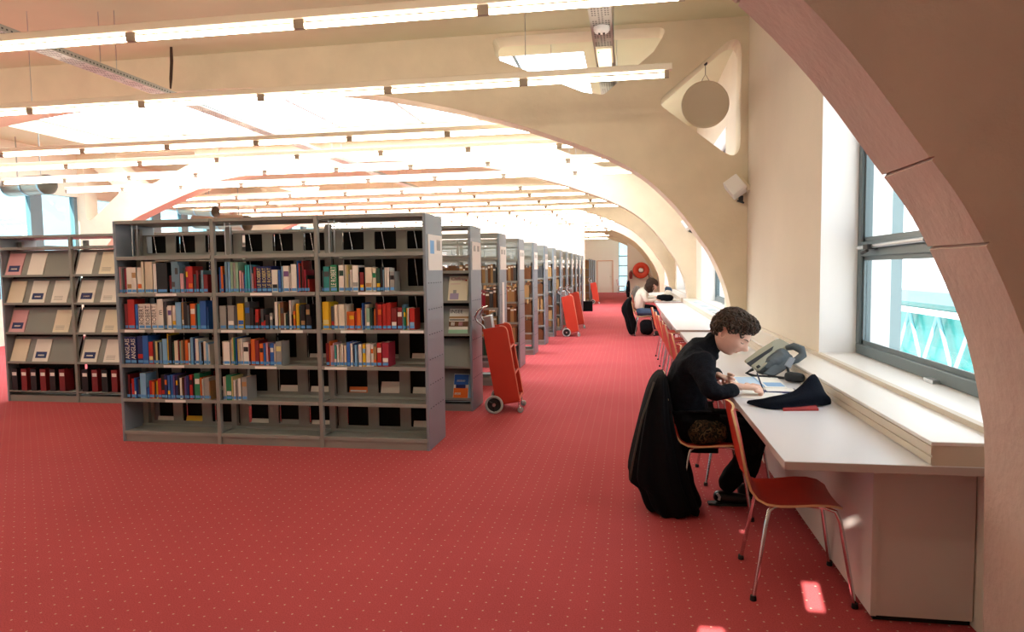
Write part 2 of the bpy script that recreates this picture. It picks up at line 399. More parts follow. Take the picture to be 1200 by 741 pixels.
for z in (0, .95, 1.6, 2.2): fr.box(0, 2.0, -.04, .04, z, z+.06)
fr.build('window_frame', 'frame_grey', w); MB().box(0, 2.0, -.005, .005, 0, 3.3).build('pane', 'glass_blue', w)
# skirting under the window wall
struct(MB().box(XR-.02, XR, 9.05, 15.0, 0, .1).build('baseboard_right', 'grey_metal'))
# ================================================================== LIGHT ROWS
ROW_Y = [4.95, 6.88, 9.22, 10.45, 11.95, 13.5, 15.62, 17.1, 18.9, 20.5, 22.3, 23.8, 25.6, 27.2, 29.05, 31.0, 33.0, 36.6, 38.6, 42.2, 3.05, 1.0]  # last two rows are unseen, added to brighten the foreground
RZ_ = 3.336; PITCHX = 1.4; XEND = .38
def inside_arch(x, z):
    ps = PROF; best = None
    for (a, b), (c, d) in zip(ps, ps[1:]):
        if min(a, c) <= x <= max(a, c) and abs(a-c) > 1e-6:
            zz = b+(d-b)*(x-a)/(c-a); best = zz if best is None else max(best, zz)
    return best is not None and z < best-.03
for ri, y in enumerate(ROW_Y):
    under = any(a-.05 <= y <= b+.05 for a, b in FRAMES)
    ks = range(0, 9)
    xs = [XEND-PITCHX*k for k in ks]
    if under: xs = [x for x in xs if inside_arch(x+.02, RZ_+.14) and inside_arch(x-PITCHX, RZ_+.14)]
    x1 = max(xs); x0 = min(xs)-PITCHX
    e = empty('fluorescent_light_row', ((x0+x1)/2, y, RZ_)); cx = (x0+x1)/2
    tag(e, ('%s row of bare tubes on beige trunking, counting from the top of the photo' % ORD[ri]) if ri < 20 else 'unseen fill row of bare tubes added overhead, %s the camera' % ['just ahead of', 'right above'][ri-20], 'ceiling light', 'rows of fluorescent tubes across the hall')
    hb = MB(); hb.box(x0-cx, x1-cx+.03, -.045, .045, .045, .105); hb.build('trunking', 'trunking', e, bevel=.006)
    for x in xs:
        MB().tube([(x-cx-.045, 0, 0), (x-cx-PITCHX+.045, 0, 0)], .021, 8).build('tube', 'tube', e)
        MB().box(x-cx-.042, x-cx+.0, -.02, .02, -.022, .05).build('socket', 'socket', e)
        MB().box(x-cx-PITCHX+.0, x-cx-PITCHX+.042, -.02, .02, -.022, .05).build('socket', 'socket', e)
    step = max(1, len(xs)//2); insky = 9.6 < y < 14.7 or 22.6 < y < 27.9
    for x in xs[1::step]:
        if insky: top = CEIL+.349
        elif under: top = max(b for a, b in PROF if abs(a-x) < .8)-.03
        else: top = CEIL+.01
        if insky and x > -1: continue
        MB().tube([(x-cx+.02, 0, .12), (x-cx+.02, 0, top-RZ_)], .004, 5).build('hanger', 'steel', e)
# ================================================================== CABLE TRAYS
def tray(x, label, y0, y1, yend_slots):
    z = 3.74; e = empty('cable_tray', (x, y0, z)); tag(e, label, 'cable tray', 'perforated cable trays')
    L_ = y1-y0; w = .1
    MB().box(-w, w, 0, L_, 0, .004).build('tray_floor', 'galvanised', e)
    for s in (-1, 1): MB().box(s*w-.002, s*w+.002, 0, L_, 0, .06).build('tray_flange', 'galvanised', e)
    sl = MB(); y = .1
    while y < yend_slots-y0:
        for i, xx in enumerate((-.07, -.045, -.015, .015, .045, .07)):
            if i in (2, 3) or int(y/.05) % 6 < 4: sl.box(xx-.007, xx+.007, y, y+.018, -.001, 0)
        for s in (-1, 1): sl.box(s*w-.0035, s*w+.0035, y, y+.02, .02, .034)
        y += .05
    o = sl.build('perforation', 'slot_dark', e); o['kind'] = 'stuff'
    yy = 1.0
    while yy < L_:
        for s in (-w, w): MB().tube([(s, yy, .02), (s, yy, CEIL+.01-z)], .004, 5).build('hanger', 'steel', e)
        yy += 2.05
    MB().tube([(-.03, .02, .02), (-.035, L_/2, .02), (-.03, L_-.02, .02)], .012, 6).tube([(.02, .02, .018), (.03, L_/2, .018), (.02, L_-.02, .018)], .01, 6).build('cable', 'rubber', e)
    return e
tray(-.245, 'perforated steel cable tray passing through the opening near the window wall', 4.0, 14.8, 9.5)
tray(-5.75, 'perforated steel cable tray over the tall bookcase, farther from the windows', 4.0, 20.0, 11)
sd = empty('smoke_detector', (-.245, 6.62, 3.74)); tag(sd, 'round white smoke detector under the tray near the windows', 'detector')
MB().lathe([(.075, 0), (.075, -.03), (.06, -.05), (.02, -.06)]).build('housing', 'white_reveal', sd)
MB().box(-.03, -.012, -.02, .02, -.063, -.05).box(.012, .03, -.02, .02, -.063, -.05).build('vent', 'slot_dark', sd)
em = empty('emergency_lamp', (-.245, 7.2, 3.74)); tag(em, 'clear box lamp fixed under the tray beside the smoke detector', 'lamp')
MB().box(-.085, .085, -.02, .5, -.02, 0).build('base_plate', 'trunking', em)
MB().box(-.07, .07, 0, .46, -.075, -.02).build('diffuser', emitter('diffuser', (1, .86, .6), 1.6), em, bevel=.01)
MB().box(-.06, -.045, -.004, 0, -.06, -.045).build('indicator', mat('green_led', '#3fd060', emit=1.2), em)
cb = empty('hanging_cable', (-5.85, 8.3, CEIL)); tag(cb, 'dark loop of cable hanging from the ceiling above the tall bookcase', 'cable')
MB().tube([(0, 0, 0), (-.015, .01, -.2), (-.035, .01, -.4), (-.03, 0, -.52), (-.01, 0, -.4), (.012, 0, -.18), (.01, 0, 0)], .013, 6).build('cord', mat('brown_cable', '#3b2416'), cb)
# round disc hung in the triangular opening
ds = empty('round_ceiling_disc', (.925, 8.86, 3.49)); tag(ds, 'round grey disc hung in the triangular opening of the concrete frame', 'disc')
MB().lathe([(.27, -.02), (.283, -.012), (.285, .012), (.27, .02)], axis='Y', n=48).build('disc', mat('disc_grey', '#cfc4b2', .6), ds)
MB().tube([(-.05, 0, .27), (0, 0, .36), (.05, 0, .27)], .004, 5).tube([(0, 0, .36), (0, 0, .62)], .004, 5).build('wire', 'slot_dark', ds)
MB().lathe([(.018, -.02), (.024, 0), (.018, .02)], c=(0, 0, .49)).build('hook', 'slot_dark', ds)
def flood(x, y, z, label):
    e = empty('floodlight', (x, y, z)); e.scale = (1.25,)*3; tag(e, label, 'spotlight', 'box spotlights on the concrete frames')
    m = T(-.02, -.02, .03) @ RY(-35) @ RX(-25)
    MB().box(-.075, .075, -.06, .06, -.085, .085).build('housing', 'white_reveal', e, bevel=.008, mtx=m)
    MB().box(.03, .075, -.04, .06, -.1, .06).build('back_box', 'trunking', e, bevel=.006, mtx=m @ T(.03, .02, -.02))
    MB().tube([(.03, .06, -.07), (.06, .0, -.12), (.0, -.02, -.1)], .008, 6).box(.02, .06, .02, .06, -.1, -.05).build('bracket', 'slot_dark', e)
flood(1.27, 8.6, 2.41, 'white box spotlight on the second concrete frame, beside the pale wall')
flood(1.24, 14.93, 2.38, 'white box spotlight on the third concrete frame, seen through the arch')
# silver ducts far on the left
def duct(p, q, r, label):
    p, q = Vector(p), Vector(q); e = empty('air_duct', p); tag(e, label, 'duct', 'silver round air ducts'); v = q-p
    MB().tube([(0, 0, 0), v], r, 20, caps=False).tube([v, (0, 0, 0)], r*.97, 20, caps=False).build('pipe', mat('duct_metal', '#b8a897', .35, metal=.8), e)
    rg = MB()
    for t in (0, .5, 1):
        c = v*t; n_ = v.normalized(); rg.tube([c-n_*.03, c+n_*.03], r*1.06, 20, caps=False)
    rg.build('collar', 'steel', e)['kind'] = 'stuff'
    for t in (.2, .85): MB().box(v.x*t-.015, v.x*t+.015, v.y*t-.003, v.y*t+.003, v.z*t, CEIL-.001-p.z if not (9.6 < p.y < 14.7 and p.x+v.x*t > -11.9) else CEIL+.3-p.z).build('strap', 'galvanised', e)
duct((-12.3, 17.6, 3.30), (-11.1, 17.3, 3.18), .14, 'slim silver air duct above the left end of tall bookcase')
duct((-12.5, 18.6, 3.05), (-10.7, 18.2, 2.92), .22, 'thick silver air duct running behind and below the slim one')
duct((-13.0, 12.9, 3.40), (-11.85, 12.6, 3.38), .20, 'silver air duct end at the far left below the arch opening')
# ================================================================== BOOKCASES
Y0, BPITCH, X0B, XRB, BAY, H, DEP = 5.464, 1.626, -4.502, -1.634, .956, 1.975, .51
LEV = [.095, .39, .70, 1.012, 1.332, 1.655]
WHERE = ['nearest bookcase', 'second bookcase in the row'] + ['%s bookcase from the camera' % ORD[i] for i in range(2, 14)]
def bookcase(n, nb, label, detail):
    """front at y=0 (towards the camera), right end at x=0"""
    e = empty('bookcase', (XRB, Y0+BPITCH*n, 0)); tag(e, label, 'bookcase', 'grey metal bookcases along the aisle')
    L_ = nb*BAY; t = .028
    for s, x in (('r', 0), ('l', -L_)):
        o = MB().box(x-t, x+.0, 0, DEP, 0, H) if s == 'r' else MB().box(x, x+t, 0, DEP, 0, H)
        o = o.build('end_panel', 'end_panel_grey', e, bevel=.006)
        if s == 'r':
            sl = MB()
            for z in (.35, .55, .76, .97, 1.18, 1.62 if n else 1.40):
                for k in range(6): sl.box(-.001, .0012, .05+k*.075, .075+k*.075, z-.004, z+.004)
            sl.build('slot_line', 'slot_dark', o)
    for b in range(1, nb):
        MB().box(-b*BAY-.017, -b*BAY+.017, 0, .04, 0, H).build('upright', 'grey_metal', e, bevel=.003)
    for b in range(0, nb+1):
        x = -b*BAY + (-.06 if b == 0 else (.06 if b == nb else 0))
        MB().box(x-.025, x+.025, DEP/2-.02, DEP/2+.02, .08, H-.06).build('rear_post', 'grey_metal', e)
    for b in range(nb):
        xa, xb = -(b+1)*BAY+.02, -b*BAY-.02
        MB().box(xa, xb, .012, DEP-.012, 0, .075).build('plinth', 'grey_metal', e)
        if detail: MB().box(xa, xb, 0, .25, H-.028, H).box(xa, xb, DEP-.25, DEP, H-.028, H).build('top_board', 'grey_metal', e)
        else:
            for yy in (0, DEP-.025): MB().box(xa, xb, yy, yy+.025, H-.045, H).build('top_rail', 'grey_metal', e)
            for zz in (1.86,): MB().box(xa, xb, DEP/2-.012, DEP/2+.012, zz-.03, zz).build('top_rail', 'grey_metal', e)
        if detail != 2:
            for z in LEV:
                MB().box(xa, xb, .004, DEP/2-.02, z-.012, z).box(xa, xb, .0, .014, z-.026, z+.004).box(xa, xb, DEP/2-.03, DEP/2-.02, z, z+.02).build('shelf', 'shelf_grey', e)
                MB().box(xa, xb, DEP/2+.02, DEP-.004, z-.012, z).box(xa, xb, DEP-.014, DEP, z-.026, z+.004).build('shelf', 'shelf_grey', e)
    return e
b1 = bookcase(0, 3, 'tall grey three-bay bookcase nearest the camera, facing it with colourful books', 1)
# its rear display panels with openings, each bay and level
for b in range(3):
    for li, z in enumerate(LEV):
        top = (LEV[li+1] if li < 5 else 1.895)-.035
        xa = -(b+1)*BAY+.03; mid = DEP/2+.025
        holes = []
        for k in range(3):
            hx = xa+.095+k*.295; holes.append(rounded([(hx-.01, z+.04), (hx+.188, z+.04), (hx+.188, top-.012), (hx-.01, top-.012)], .006, 2))
        MB().prism([(xa, z+.003), (xa+.90, z+.003), (xa+.90, top), (xa, top)], mid, mid+.012, holes).build('display_panel', 'grey_metal', b1)
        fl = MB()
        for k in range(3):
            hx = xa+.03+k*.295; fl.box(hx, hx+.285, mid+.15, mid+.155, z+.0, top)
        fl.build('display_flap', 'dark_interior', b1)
        if li > 2:
            for k in range(3): MB().tube([(xa+.095+k*.295+.075, mid+.02, z+.04), (xa+.095+k*.295+.045, mid+.03, top-.005)], .004, 5).build('support_rod', 'chrome', b1)
# white label strips on the shelf edges
for (b, li, fx) in [(2, 4, .42), (2, 3, .06), (2, 3, .38), (2, 2, .47), (2, 1, .47), (1, 4, .36), (1, 3, .04), (1, 3, .66), (1, 2, .38), (0, 4, .38), (0, 3, .2), (0, 3, .78), (0, 2, .03)]:
    x = -(b+1)*BAY+.02+fx*.9
    MB().box(x, x+.20, -.003, 0, LEV[li]-.024, LEV[li]-.002).build('shelf_label', 'paper', b1)
# wire book supports hanging under shelves
for i, (b, fx, z, what) in enumerate([(0, .10, 1.94, 'right'), (1, .10, 1.94, 'middle'), (2, .16, 1.94, 'left')]):
    x = XRB-(b+1)*BAY+fx*BAY
    o = MB().tube([(x, Y0+.05, z), (x, Y0+.05, z-.27), (x+.02, Y0+.05, z-.30), (x+.05, Y0+.05, z-.27), (x+.05, Y0+.05, z)], .004, 6).build('book_support', 'steel')
    tag(o, 'wire book support hanging in the empty top of the %s bay' % what, 'book support', 'wire book supports in the nearest bookcase')
# ------------------------------------------------------------------ books
PAL = {'white': '#e9e4da', 'cream': '#e2d8bf', 'grey': '#9a9a94', 'dark grey': '#4a4d50', 'black': '#16161a', 'red': '#b8281f', 'dark red': '#7d1f22', 'crimson': '#a3243a',
       'orange': '#dd6a22', 'yellow': '#e3b91e', 'pale yellow': '#dccf8a', 'green': '#1f7f56', 'dark green': '#23493a', 'pale green': '#8fb79b', 'teal': '#2f8f8a', 'blue': '#2a63b4', 'navy': '#1b2a66',
       'light blue': '#7fb2d8', 'grey blue': '#7397ad', 'purple': '#6c4a80', 'brown': '#6d4426', 'tan': '#a98557', 'pink': '#d9a3a8', 'turquoise': '#2fa7b0'}
for k, c in PAL.items(): mat('cover_'+k, c, .45)
SH = {'w': 'white', 'c': 'cream', 'g': 'grey', 'd': 'dark grey', 'k': 'black', 'r': 'red', 'R': 'dark red', 'm': 'crimson', 'o': 'orange', 'y': 'yellow', 'Y': 'pale yellow', 'e': 'green', 'E': 'dark green', 'l': 'pale green', 't': 'teal', 'b': 'blue', 'n': 'navy', 'L': 'light blue', 'G': 'grey blue', 'p': 'purple', 'B': 'brown', 'T': 'tan', 'P': 'pink', 'u': 'turquoise'}
def book(x, y, z, w, h, dpt, colname, label, group, parts=True, txt=None, txtcol='paper', lean=0, sticker=True, mark=None):
    w = max(w, .006); e0 = MB(); c = min(.003, w*.2)
    if parts:
        e0.box(0, c, 0, dpt, 0, h).box(w-c, w, 0, dpt, 0, h).box(0, w, 0, .004, 0, h)
    else: e0.box(0, w, 0, dpt, 0, h)
    o = e0.build('book', 'cover_'+colname, None, (x, y, z)); o.rotation_euler = (0, R(lean), 0)
    tag(o, label, 'book', group)
    if parts:
        MB().box(c, w-c, .004, dpt-.003, .003, h-.004).build('pages', 'page_block', o)
        if sticker and w > .009: MB().box(w*.1, w*.9, -.0012, 0, .012, .036).build('call_number_label', 'call_sticker', o)
    if txt: text(o, txt, w*1.0, txtcol, T(w*.5, -.001, h*.56) @ RY(-90) @ RX(90), .0003, maxw=h*.74)
    if mark:
        mc, a, b_ = mark; MB().box(w*.12, w*.88, -.0009, 0, h*a, h*b_).build('spine_band', 'cover_'+mc, o)
    return o
def hw(h): return 'tall' if h > .245 else ('low' if h < .18 else 'mid-height')
SHN = {4: 'second', 3: 'third', 2: 'fourth', 1: 'fifth'}
BN = {2: 'left', 1: 'middle', 0: 'right'}
# tokens: colour letter, width, height (crop pixels) [, text/text colour or band]
ROWS = {
 (2, 4): (.010, 606, 'P11,145 g9,140 d10,138 m12,135 w31,140,*T w30,140,*T w29,140,*o c17,172 c17,172 c17,170 c18,170 w22,158 k66,162,M L6,0 R14,95 G21,168,*d G21,168,*d G10,150 P22,105 d10,130 m14,142,*y r30,142,*o d16,100 R16,120 k14,100 G14,120 R26,98'),
 (2, 3): (.038, 606, 'R22,138 r42,162 b20,136 w40,137,ROBERT/k w38,137,ROBERT/k w36,137,ROBERT/k w38,163,m/k d18,150 c4,120 w26,128,*p w24,128,*y L34,145 T13,145,*w k22,142 d14,130 o32,138,*w d9,130 u18,138 b38,152 b10,120'),
 (2, 2): (.02, 606, 'n38,148,ANGLAIS/w n38,148,ANGLAIS/w n38,152,*r b35,155 r27,122,*Y d14,130 Y13,125 k8,120 G18,120 L30,138 y10,166 k18,155 E12,120 c24,128 R9,132 l11,126 T12,130 B12,120 o18,132 w12,118 L17,146 n13,144 w20,140 L14,125 k8,120 w17,126 L16,118 w10,110'),
 (2, 1): (.03, 606, 'k10,140 R11,130 b9,80 r17,108 b12,112,*w n10,110 d12,104 L37,138 b16,60 r18,98 o15,92 E8,90 y10,98 r22,108 k22,132,*r n17,130,*o b16,128,*y b16,132 p12,130 n16,126,*y k13,128 w14,116 B9,118 p14,120 n17,128 r20,132,*k k10,120 e34,140,*w o10,118 w10,112 g34,118 T8,100'),
 (1, 4): (.018, 628, 'b14,140 o15,145 n6,100 G17,168 L17,168 l17,168 g17,165 l17,165 P14,120 P12,110 b10,100 u14,150 u16,150 G10,148 P9,105 r9,140 m7,138 n30,142,LE ROBERT/Y n31,142,LE ROBERT/Y n31,142,LE ROBERT/Y w36,122,*k b16,120 L12,140 w36,142,*p w9,105 w34,150 b10,168 r10,155 k8,140 R12,168 m12,120 k9,90 r10,70'),
 (1, 3): (.010, 628, 'g40,130 d6,120 g40,132,*w d22,130 y40,142,*b d33,150,*b k24,118 k8,80 r20,110,*k k9,60 d18,112,*r r12,50 k22,80 g18,90,*w k14,60 w20,150 Y12,140 B22,148,*d c10,90 E10,88 k10,100 w13,158 k10,82 o14,100,*y y20,140 E9,128 k27,136,*T k27,136,*T k8,70'),
 (1, 2): (.02, 628, 'c8,130 w42,128 w10,140 Y12,152 e10,150 b9,152 Y9,146 c10,140 w14,146 w36,126,*k R10,120 o28,143 R26,138 o24,120,*k b14,122 P14,124 R9,100 b24,122,*w w10,120 g36,132,*Y'),
 (1, 1): (.022, 628, 'w8,130 c8,130 e34,140,*w Y9,132 w16,112 g12,110 w18,122 g34,128,*T'),
 (0, 4): (.012, 655, 'd10,120 t36,142,*d g5,130 e43,150,LE ROBERT/w e6,148 w34,148,*E c12,150 Y10,148 g10,100 w12,122 w38,146,*g k6,135 R25,108,*y k6,130 c42,134,*T c22,128,*e E24,128,*y k14,134 G9,120 w14,132 w16,130 g28,110,*k'),
 (0, 3): (.008, 655, 'y42,155,*Y y8,150 d20,130,*r c24,138 c40,142 c8,140 o12,100 o34,98,*y r12,100 o26,118 c5,110 b10,148 n8,146 c9,140 l22,120,*w E13,118 k8,100 o9,118 R14,148 r24,140,*o r24,142 r28,148 R34,122,*w R30,122,*w G7,138 e13,120,*y y8,118 w9,120 r32,118,*L'),
 (0, 2): (.03, 655, 'R22,128 o6,140 P14,116 P9,130 t14,118,*w w14,122 c12,124 w14,122 c18,118 b22,136 w15,130 n8,128 L16,120 L8,118 w20,122 y22,125,*L w28,126 w18,124,*o T18,112,*o r28,132,*w m40,135,*w'),
}
for (b, li), (off, S, toks) in ROWS.items():
    toks = [t.split(',') for t in toks.split()] if 'LE ROBERT' not in toks else [t.replace('~', ' ').split(',') for t in toks.replace('LE ROBERT', 'LE~ROBERT').split()]
    limit = BAY-.05; x = off; i = 0
    tot = sum(float(t[0][1:]) for t in toks)/S
    k = min(1.0, (limit-off)/tot)
    for t in toks:
        c, wpx, hpx = SH[t[0][0]], float(t[0][1:]), float(t[1])
        wd, hd = wpx/S*k, hpx/S
        if hpx < 5: x += wd; continue
        hd = min(hd, .292 if li < 5 else .3)
        txt = tc = mk = None
        if len(t) > 2:
            if t[2].startswith('*'): mk = (SH[t[2][1]], .60, .80) if (i % 2) else (SH[t[2][1]], .2, .36)
            elif '/' in t[2]: txt, q = t[2].split('/'); tc = 'cover_'+SH[q]
        lb = '%s %s book, %s from left, %s shelf, %s bay, nearest bookcase' % (hw(hd), c, ORD[i], SHN[li], BN[b])
        dd = random.uniform(.13, .17)
        o = book(XRB-(b+1)*BAY+.02+x, Y0+.018+random.uniform(0, .012), LEV[li]+.0005, wd-.0008, hd, dd, c, lb, 'books on the %s shelf of the %s bay' % (SHN[li], BN[b]), True, txt, tc or 'paper', 0, True, mk)
        x += wd; i += 1
# pamphlets lying in the lower openings
for i, (b, li, k, c, hh, what) in enumerate([(2, 0, 0, 'white', .006, 'white'), (2, 0, 1, 'yellow', .03, 'yellow'), (1, 0, 0, 'white', .006, 'white'), (1, 0, 1, 'grey', .02, 'grey'), (1, 0, 2, 'white', .008, 'white'), (0, 0, 2, 'white', .036, 'thick white'),
        (1, 1, 1, 'white', .04, 'white'), (1, 1, 2, 'white', .034, 'thin white'), (0, 1, 0, 'orange', .035, 'orange and white'), (0, 1, 1, 'white', .085, 'thick white'), (0, 1, 2, 'white', .04, 'white'), (0, 2, 2, 'white', .03, 'white'), (1, 2, 2, 'white', .02, 'white'), (0, 2, 1, 'white', .012, 'thin white'), (2, 1, 2, 'white', .02, 'white')]):
    xa = XRB-(b+1)*BAY+.03+.095+k*.295
    o = MB().box(0, .17, 0, .012, 0, max(hh, .02)+.03).build('pamphlet', 'cover_'+c, None, (xa+.004, Y0+DEP/2+.045, LEV[li]+.026)); o.rotation_euler = (R(-20), 0, 0)
    tag(o, '%s pamphlet in the %s rear opening, %s shelf, %s bay' % (what, ORD[k], {0: 'bottom', 1: 'fifth', 2: 'fourth'}[li], BN[b]), 'pamphlet', 'pamphlets in the rear openings of the nearest bookcase')
    if c == 'orange': MB().box(.01, .16, -.001, 0, .02, .035).build('band', 'cover_white', o)
# ------------------------------------------------------------------ second bookcase: magazine display
b2 = bookcase(1, 6, 'second bookcase, a magazine display rack with sloping shelves', 2)
b2['label'] = 'grey magazine display bookcase standing directly behind the nearest one'
Y2 = Y0+BPITCH
DL = [.13, .47, .82, 1.17, 1.50]
for b in range(6):
    xa, xb = -(b+1)*BAY+.02, -b*BAY-.02
    levels = DL if b else DL[:4]
    for z in levels:
        h = .30
        if b > 2 and z == DL[0]:
            MB().box(xa, xb, 0, .25, z-.012, z).build('shelf', 'grey_metal', b2); continue
        MB().add([(xa, .02, z), (xb, .02, z), (xb, .13, z+h), (xa, .13, z+h), (xa, .035, z), (xb, .035, z), (xb, .145, z+h), (xa, .145, z+h)], [(0, 1, 2, 3), (7, 6, 5, 4), (0, 4, 5, 1), (3, 2, 6, 7), (0, 3, 7, 4), (1, 5, 6, 2)]).build('sloping_shelf', 'grey_metal', b2)
        MB().box(xa, xb, .0, .035, z-.012, z).box(xa, xb, .0, .006, z, z+.014).build('lip', 'grey_metal', b2)
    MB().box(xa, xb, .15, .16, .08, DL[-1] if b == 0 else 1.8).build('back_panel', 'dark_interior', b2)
    for z in ([1.50, 1.66] if b == 0 else [1.84]):
        MB().box(xa, xb, .0, .25, z-.03, z).build('shelf', 'grey_metal', b2)
def magazine(x, lev, w, h, col, label, deco=None):
    ang = math.degrees(math.atan2(.11, .30))
    e = MB().box(0, w, -.008, 0, 0, h).build('magazine', 'cover_'+col, None, (XRB+x, Y2+.0195, DL[lev]+.001)); e.rotation_euler = (R(-ang), 0, 0)
    tag(e, label, 'magazine', 'magazines on the sloping shelves'); F = lambda x0, x1, z0, z1, m, nm: MB().box(x0, x1, -.0092, -.008, z0, z1).build(nm, m, e)
    mt = lambda x_, z_: T(x_, -.0095, z_) @ RX(90)
    if deco == 'chiffres':
        text(e, 'Chiffres', .052, 'cover_pink', mt(w*.48, h*.88)); text(e, 'Chiffres', .050, 'cover_tan', mt(w*.485, h*.885), .0004)
        F(w*.1, w*.55, h*.08, h*.32, mat('cover_lilac', '#a595b3'), 'cover_picture'); F(w*.25, w*.42, h*.32, h*.45, MATS['cover_grey'], 'cover_picture'); F(w*.85, w*.93, h*.8, h*.86, 'cover_red', 'emblem'); F(w*.1, w*.6, h*.68, h*.70, 'cover_pink', 'printed_line')
    if deco == 'insee':
        text(e, 'INSEE', .055, 'cover_black', mt(w*.36, h*.88)); F(0, w, h*.62, h*.70, 'cover_tan', 'cover_picture'); F(w*.02, w*.8, h*.54, h*.585, 'cover_black', 'printed_line'); F(0, w, h*.30, h*.50, 'cover_brown', 'cover_picture')
        F(w*.1, w*.3, h*.34, h*.47, 'cover_white', 'cover_picture'); F(w*.5, w*.72, h*.34, h*.47, 'cover_pink', 'cover_picture'); F(0, w, h*.02, h*.18, 'cover_pale green', 'cover_picture')
    if deco == 'blue':
        F(w*.02, w*.98, h*.0, h*.42, 'cover_orange', 'cover_picture'); F(w*.02, w*.98, h*.56, h*.97, 'cover_blue', 'cover_picture'); F(w*.15, w*.8, h*.42, h*.56, 'cover_navy', 'cover_picture'); F(w*.2, w*.75, h*.68, h*.76, 'cover_white', 'printed_line'); F(w*.1, w*.5, h*.15, h*.24, 'cover_white', 'printed_line')
    if deco == 'lines':
        for q in range(4): F(w*.15, w*.7, h*(.15+.05*q), h*(.165+.05*q), 'cover_grey', 'printed_line')
    if deco == 'box': F(w*.15, w*.85, h*.18, h*.45, 'cover_navy', 'cover_picture'); F(w*.3, w*.7, h*.27, h*.33, 'cover_white', 'printed_line')
    return e
magazine(-.262, 3, .21, .285, 'cream', 'pale magazine with a grey figure on the top sloping shelf by the aisle', 'chiffres').data.materials[0] = MATS['cover_cream']
magazine(-.262, 2, .21, .285, 'white', 'white magazine with crowd pictures below the pale magazine, by the aisle', 'insee')
magazine(-.225, 0, .165, .27, 'white', 'blue and orange magazine on the bottom sloping shelf by the aisle', 'blue')
magazine(-.06, 0, .03, .265, 'light blue', 'light blue magazine tucked behind the blue and orange magazine')
bpy.data.objects['magazine.003'].location.y += .0
k = 0
for b in (3, 4, 5):
    for li in (4, 3, 2, 1):
        for c in range(3):
            x = -(b+1)*BAY+.05+c*.30; q = (b*7+li*3+c*5) % 6
            col = ['white', 'white', 'cream', 'cream', 'white', 'pink'][q]
            if b == 5 and (li*c) % 3 == 2: continue
            magazine(x, li, .21, .285, col, '%s magazine, %s column, %s sloping shelf, %s bay of the magazine display' % (col, ORD[c], ORD[4-li], {3: 'fourth', 4: 'fifth', 5: 'sixth'}[b]), ['lines', 'box', None, 'lines', None, 'box'][q])
for b in (3, 4, 5):
    for c in range(6):
        x = XRB-(b+1)*BAY+.06+c*.13
        o = MB().box(0, .08, 0, .008, 0, .26).box(0, .003, 0, .13, 0, .26).box(.077, .08, 0, .13, 0, .26).box(0, .08, 0, .13, 0, .003).build('box_file', 'cover_dark red' if c % 2 else 'cover_black', None, (x, Y2+.012, DL[0]+.0005))
        MB().box(.01, .07, -.001, 0, .18, .22).build('spine_label', 'paper', o)
        tag(o, '%s box file, %s from left, bottom of the %s display bay' % ('dark red' if c % 2 else 'black', ORD[c], {3: 'fourth', 4: 'fifth', 5: 'sixth'}[b]), 'box file', 'box files on the bottom of the magazine display')
# ------------------------------------------------------------------ other bookcases
FAR = ['brown', 'tan', 'brown', 'dark grey', 'tan', 'brown', 'grey', 'dark red', 'tan', 'brown', 'navy', 'dark green', 'cream', 'black']
for n in range(2, 13):
    bookcase(n, 3, 'grey metal bookcase with open back, %s in the row from the camera' % ORD[n], 0)
    yb = Y0+BPITCH*n
    for li in range(5):
        z = LEV[li]
        if li == 0 and n % 2 == 0: continue
        x = XRB-.05; i = 0
        lim = XRB-.50 if n < 6 else XRB-.36
        if n < 4:
            while x > lim and not (li <= 1 and i > 5):
                wd = random.uniform(.03, .055) if li > 1 else random.uniform(.02, .045)
                c = FAR[random.randrange(len(FAR)-4)] if li > 1 else FAR[random.randrange(len(FAR))]
                if li == 3 and random.random() < .15: c = 'crimson'
                hd = random.uniform(.20, .25)
                book(x-wd, yb+.018, z+.0005, wd-.001, hd, .17, c, '%s book, %s from the aisle end, %s shelf, %s bookcase from the camera' % (c, ORD[i], {4: 'second', 3: 'third', 2: 'fourth', 1: 'fifth', 0: 'bottom'}[li], ORD[n]), 'books in the %s bookcase' % ORD[n], False)
                if li > 1 and n < 5: MB().box(.004, wd-.005, -.001, 0, hd-.045, hd-.02).build('spine_label', 'paper', COL.objects[-1])
                x -= wd+random.choice([0, 0, .002]); i += 1
        mb = MB(); c2 = FAR[(n+li) % 6]
        while x > (XRB-2.7 if n < 8 else XRB-.85):
            wd = random.uniform(.025, .05)
            if any(x-wd-.02 < XRB-q*BAY < x+.02 for q in (1, 2)): x -= .045; continue
            if random.random() < .9: mb.box(x-wd, x-.001, yb+.018, yb+.19, z+.001, z+random.uniform(.19, .25))
            x -= wd
        o = mb.build('book_row', 'cover_'+c2); tag(o, 'rest of the books on the %s shelf of the %s bookcase' % ({4: 'second', 3: 'third', 2: 'fourth', 1: 'fifth', 0: 'bottom'}[li], ORD[n]), 'books', kind='stuff')
# group of low bookcases beyond the partition
for n in range(4):
    e = empty('bookcase', (-1.72-.0*n, 31.0+1.6*n, 0)); tag(e, 'brown and grey bookcase beyond the white partition, %s of four' % ORD[n], 'bookcase', 'bookcases beyond the partition')
    MB().box(-.03, 0, 0, .5, 0, 1.95).build('end_panel', 'end_panel_grey', e); MB().box(-1.9, -1.87, 0, .5, 0, 1.95).build('end_panel', 'end_panel_grey', e)
    for z in (.1, .45, .8, 1.15, 1.5, 1.92): MB().box(-1.87, -.03, .01, .49, z-.03, z).build('shelf', 'grey_metal', e)
    MB().box(-1.87, -.03, .24, .26, .1, 1.92).build('back_panel', 'cover_tan', e)
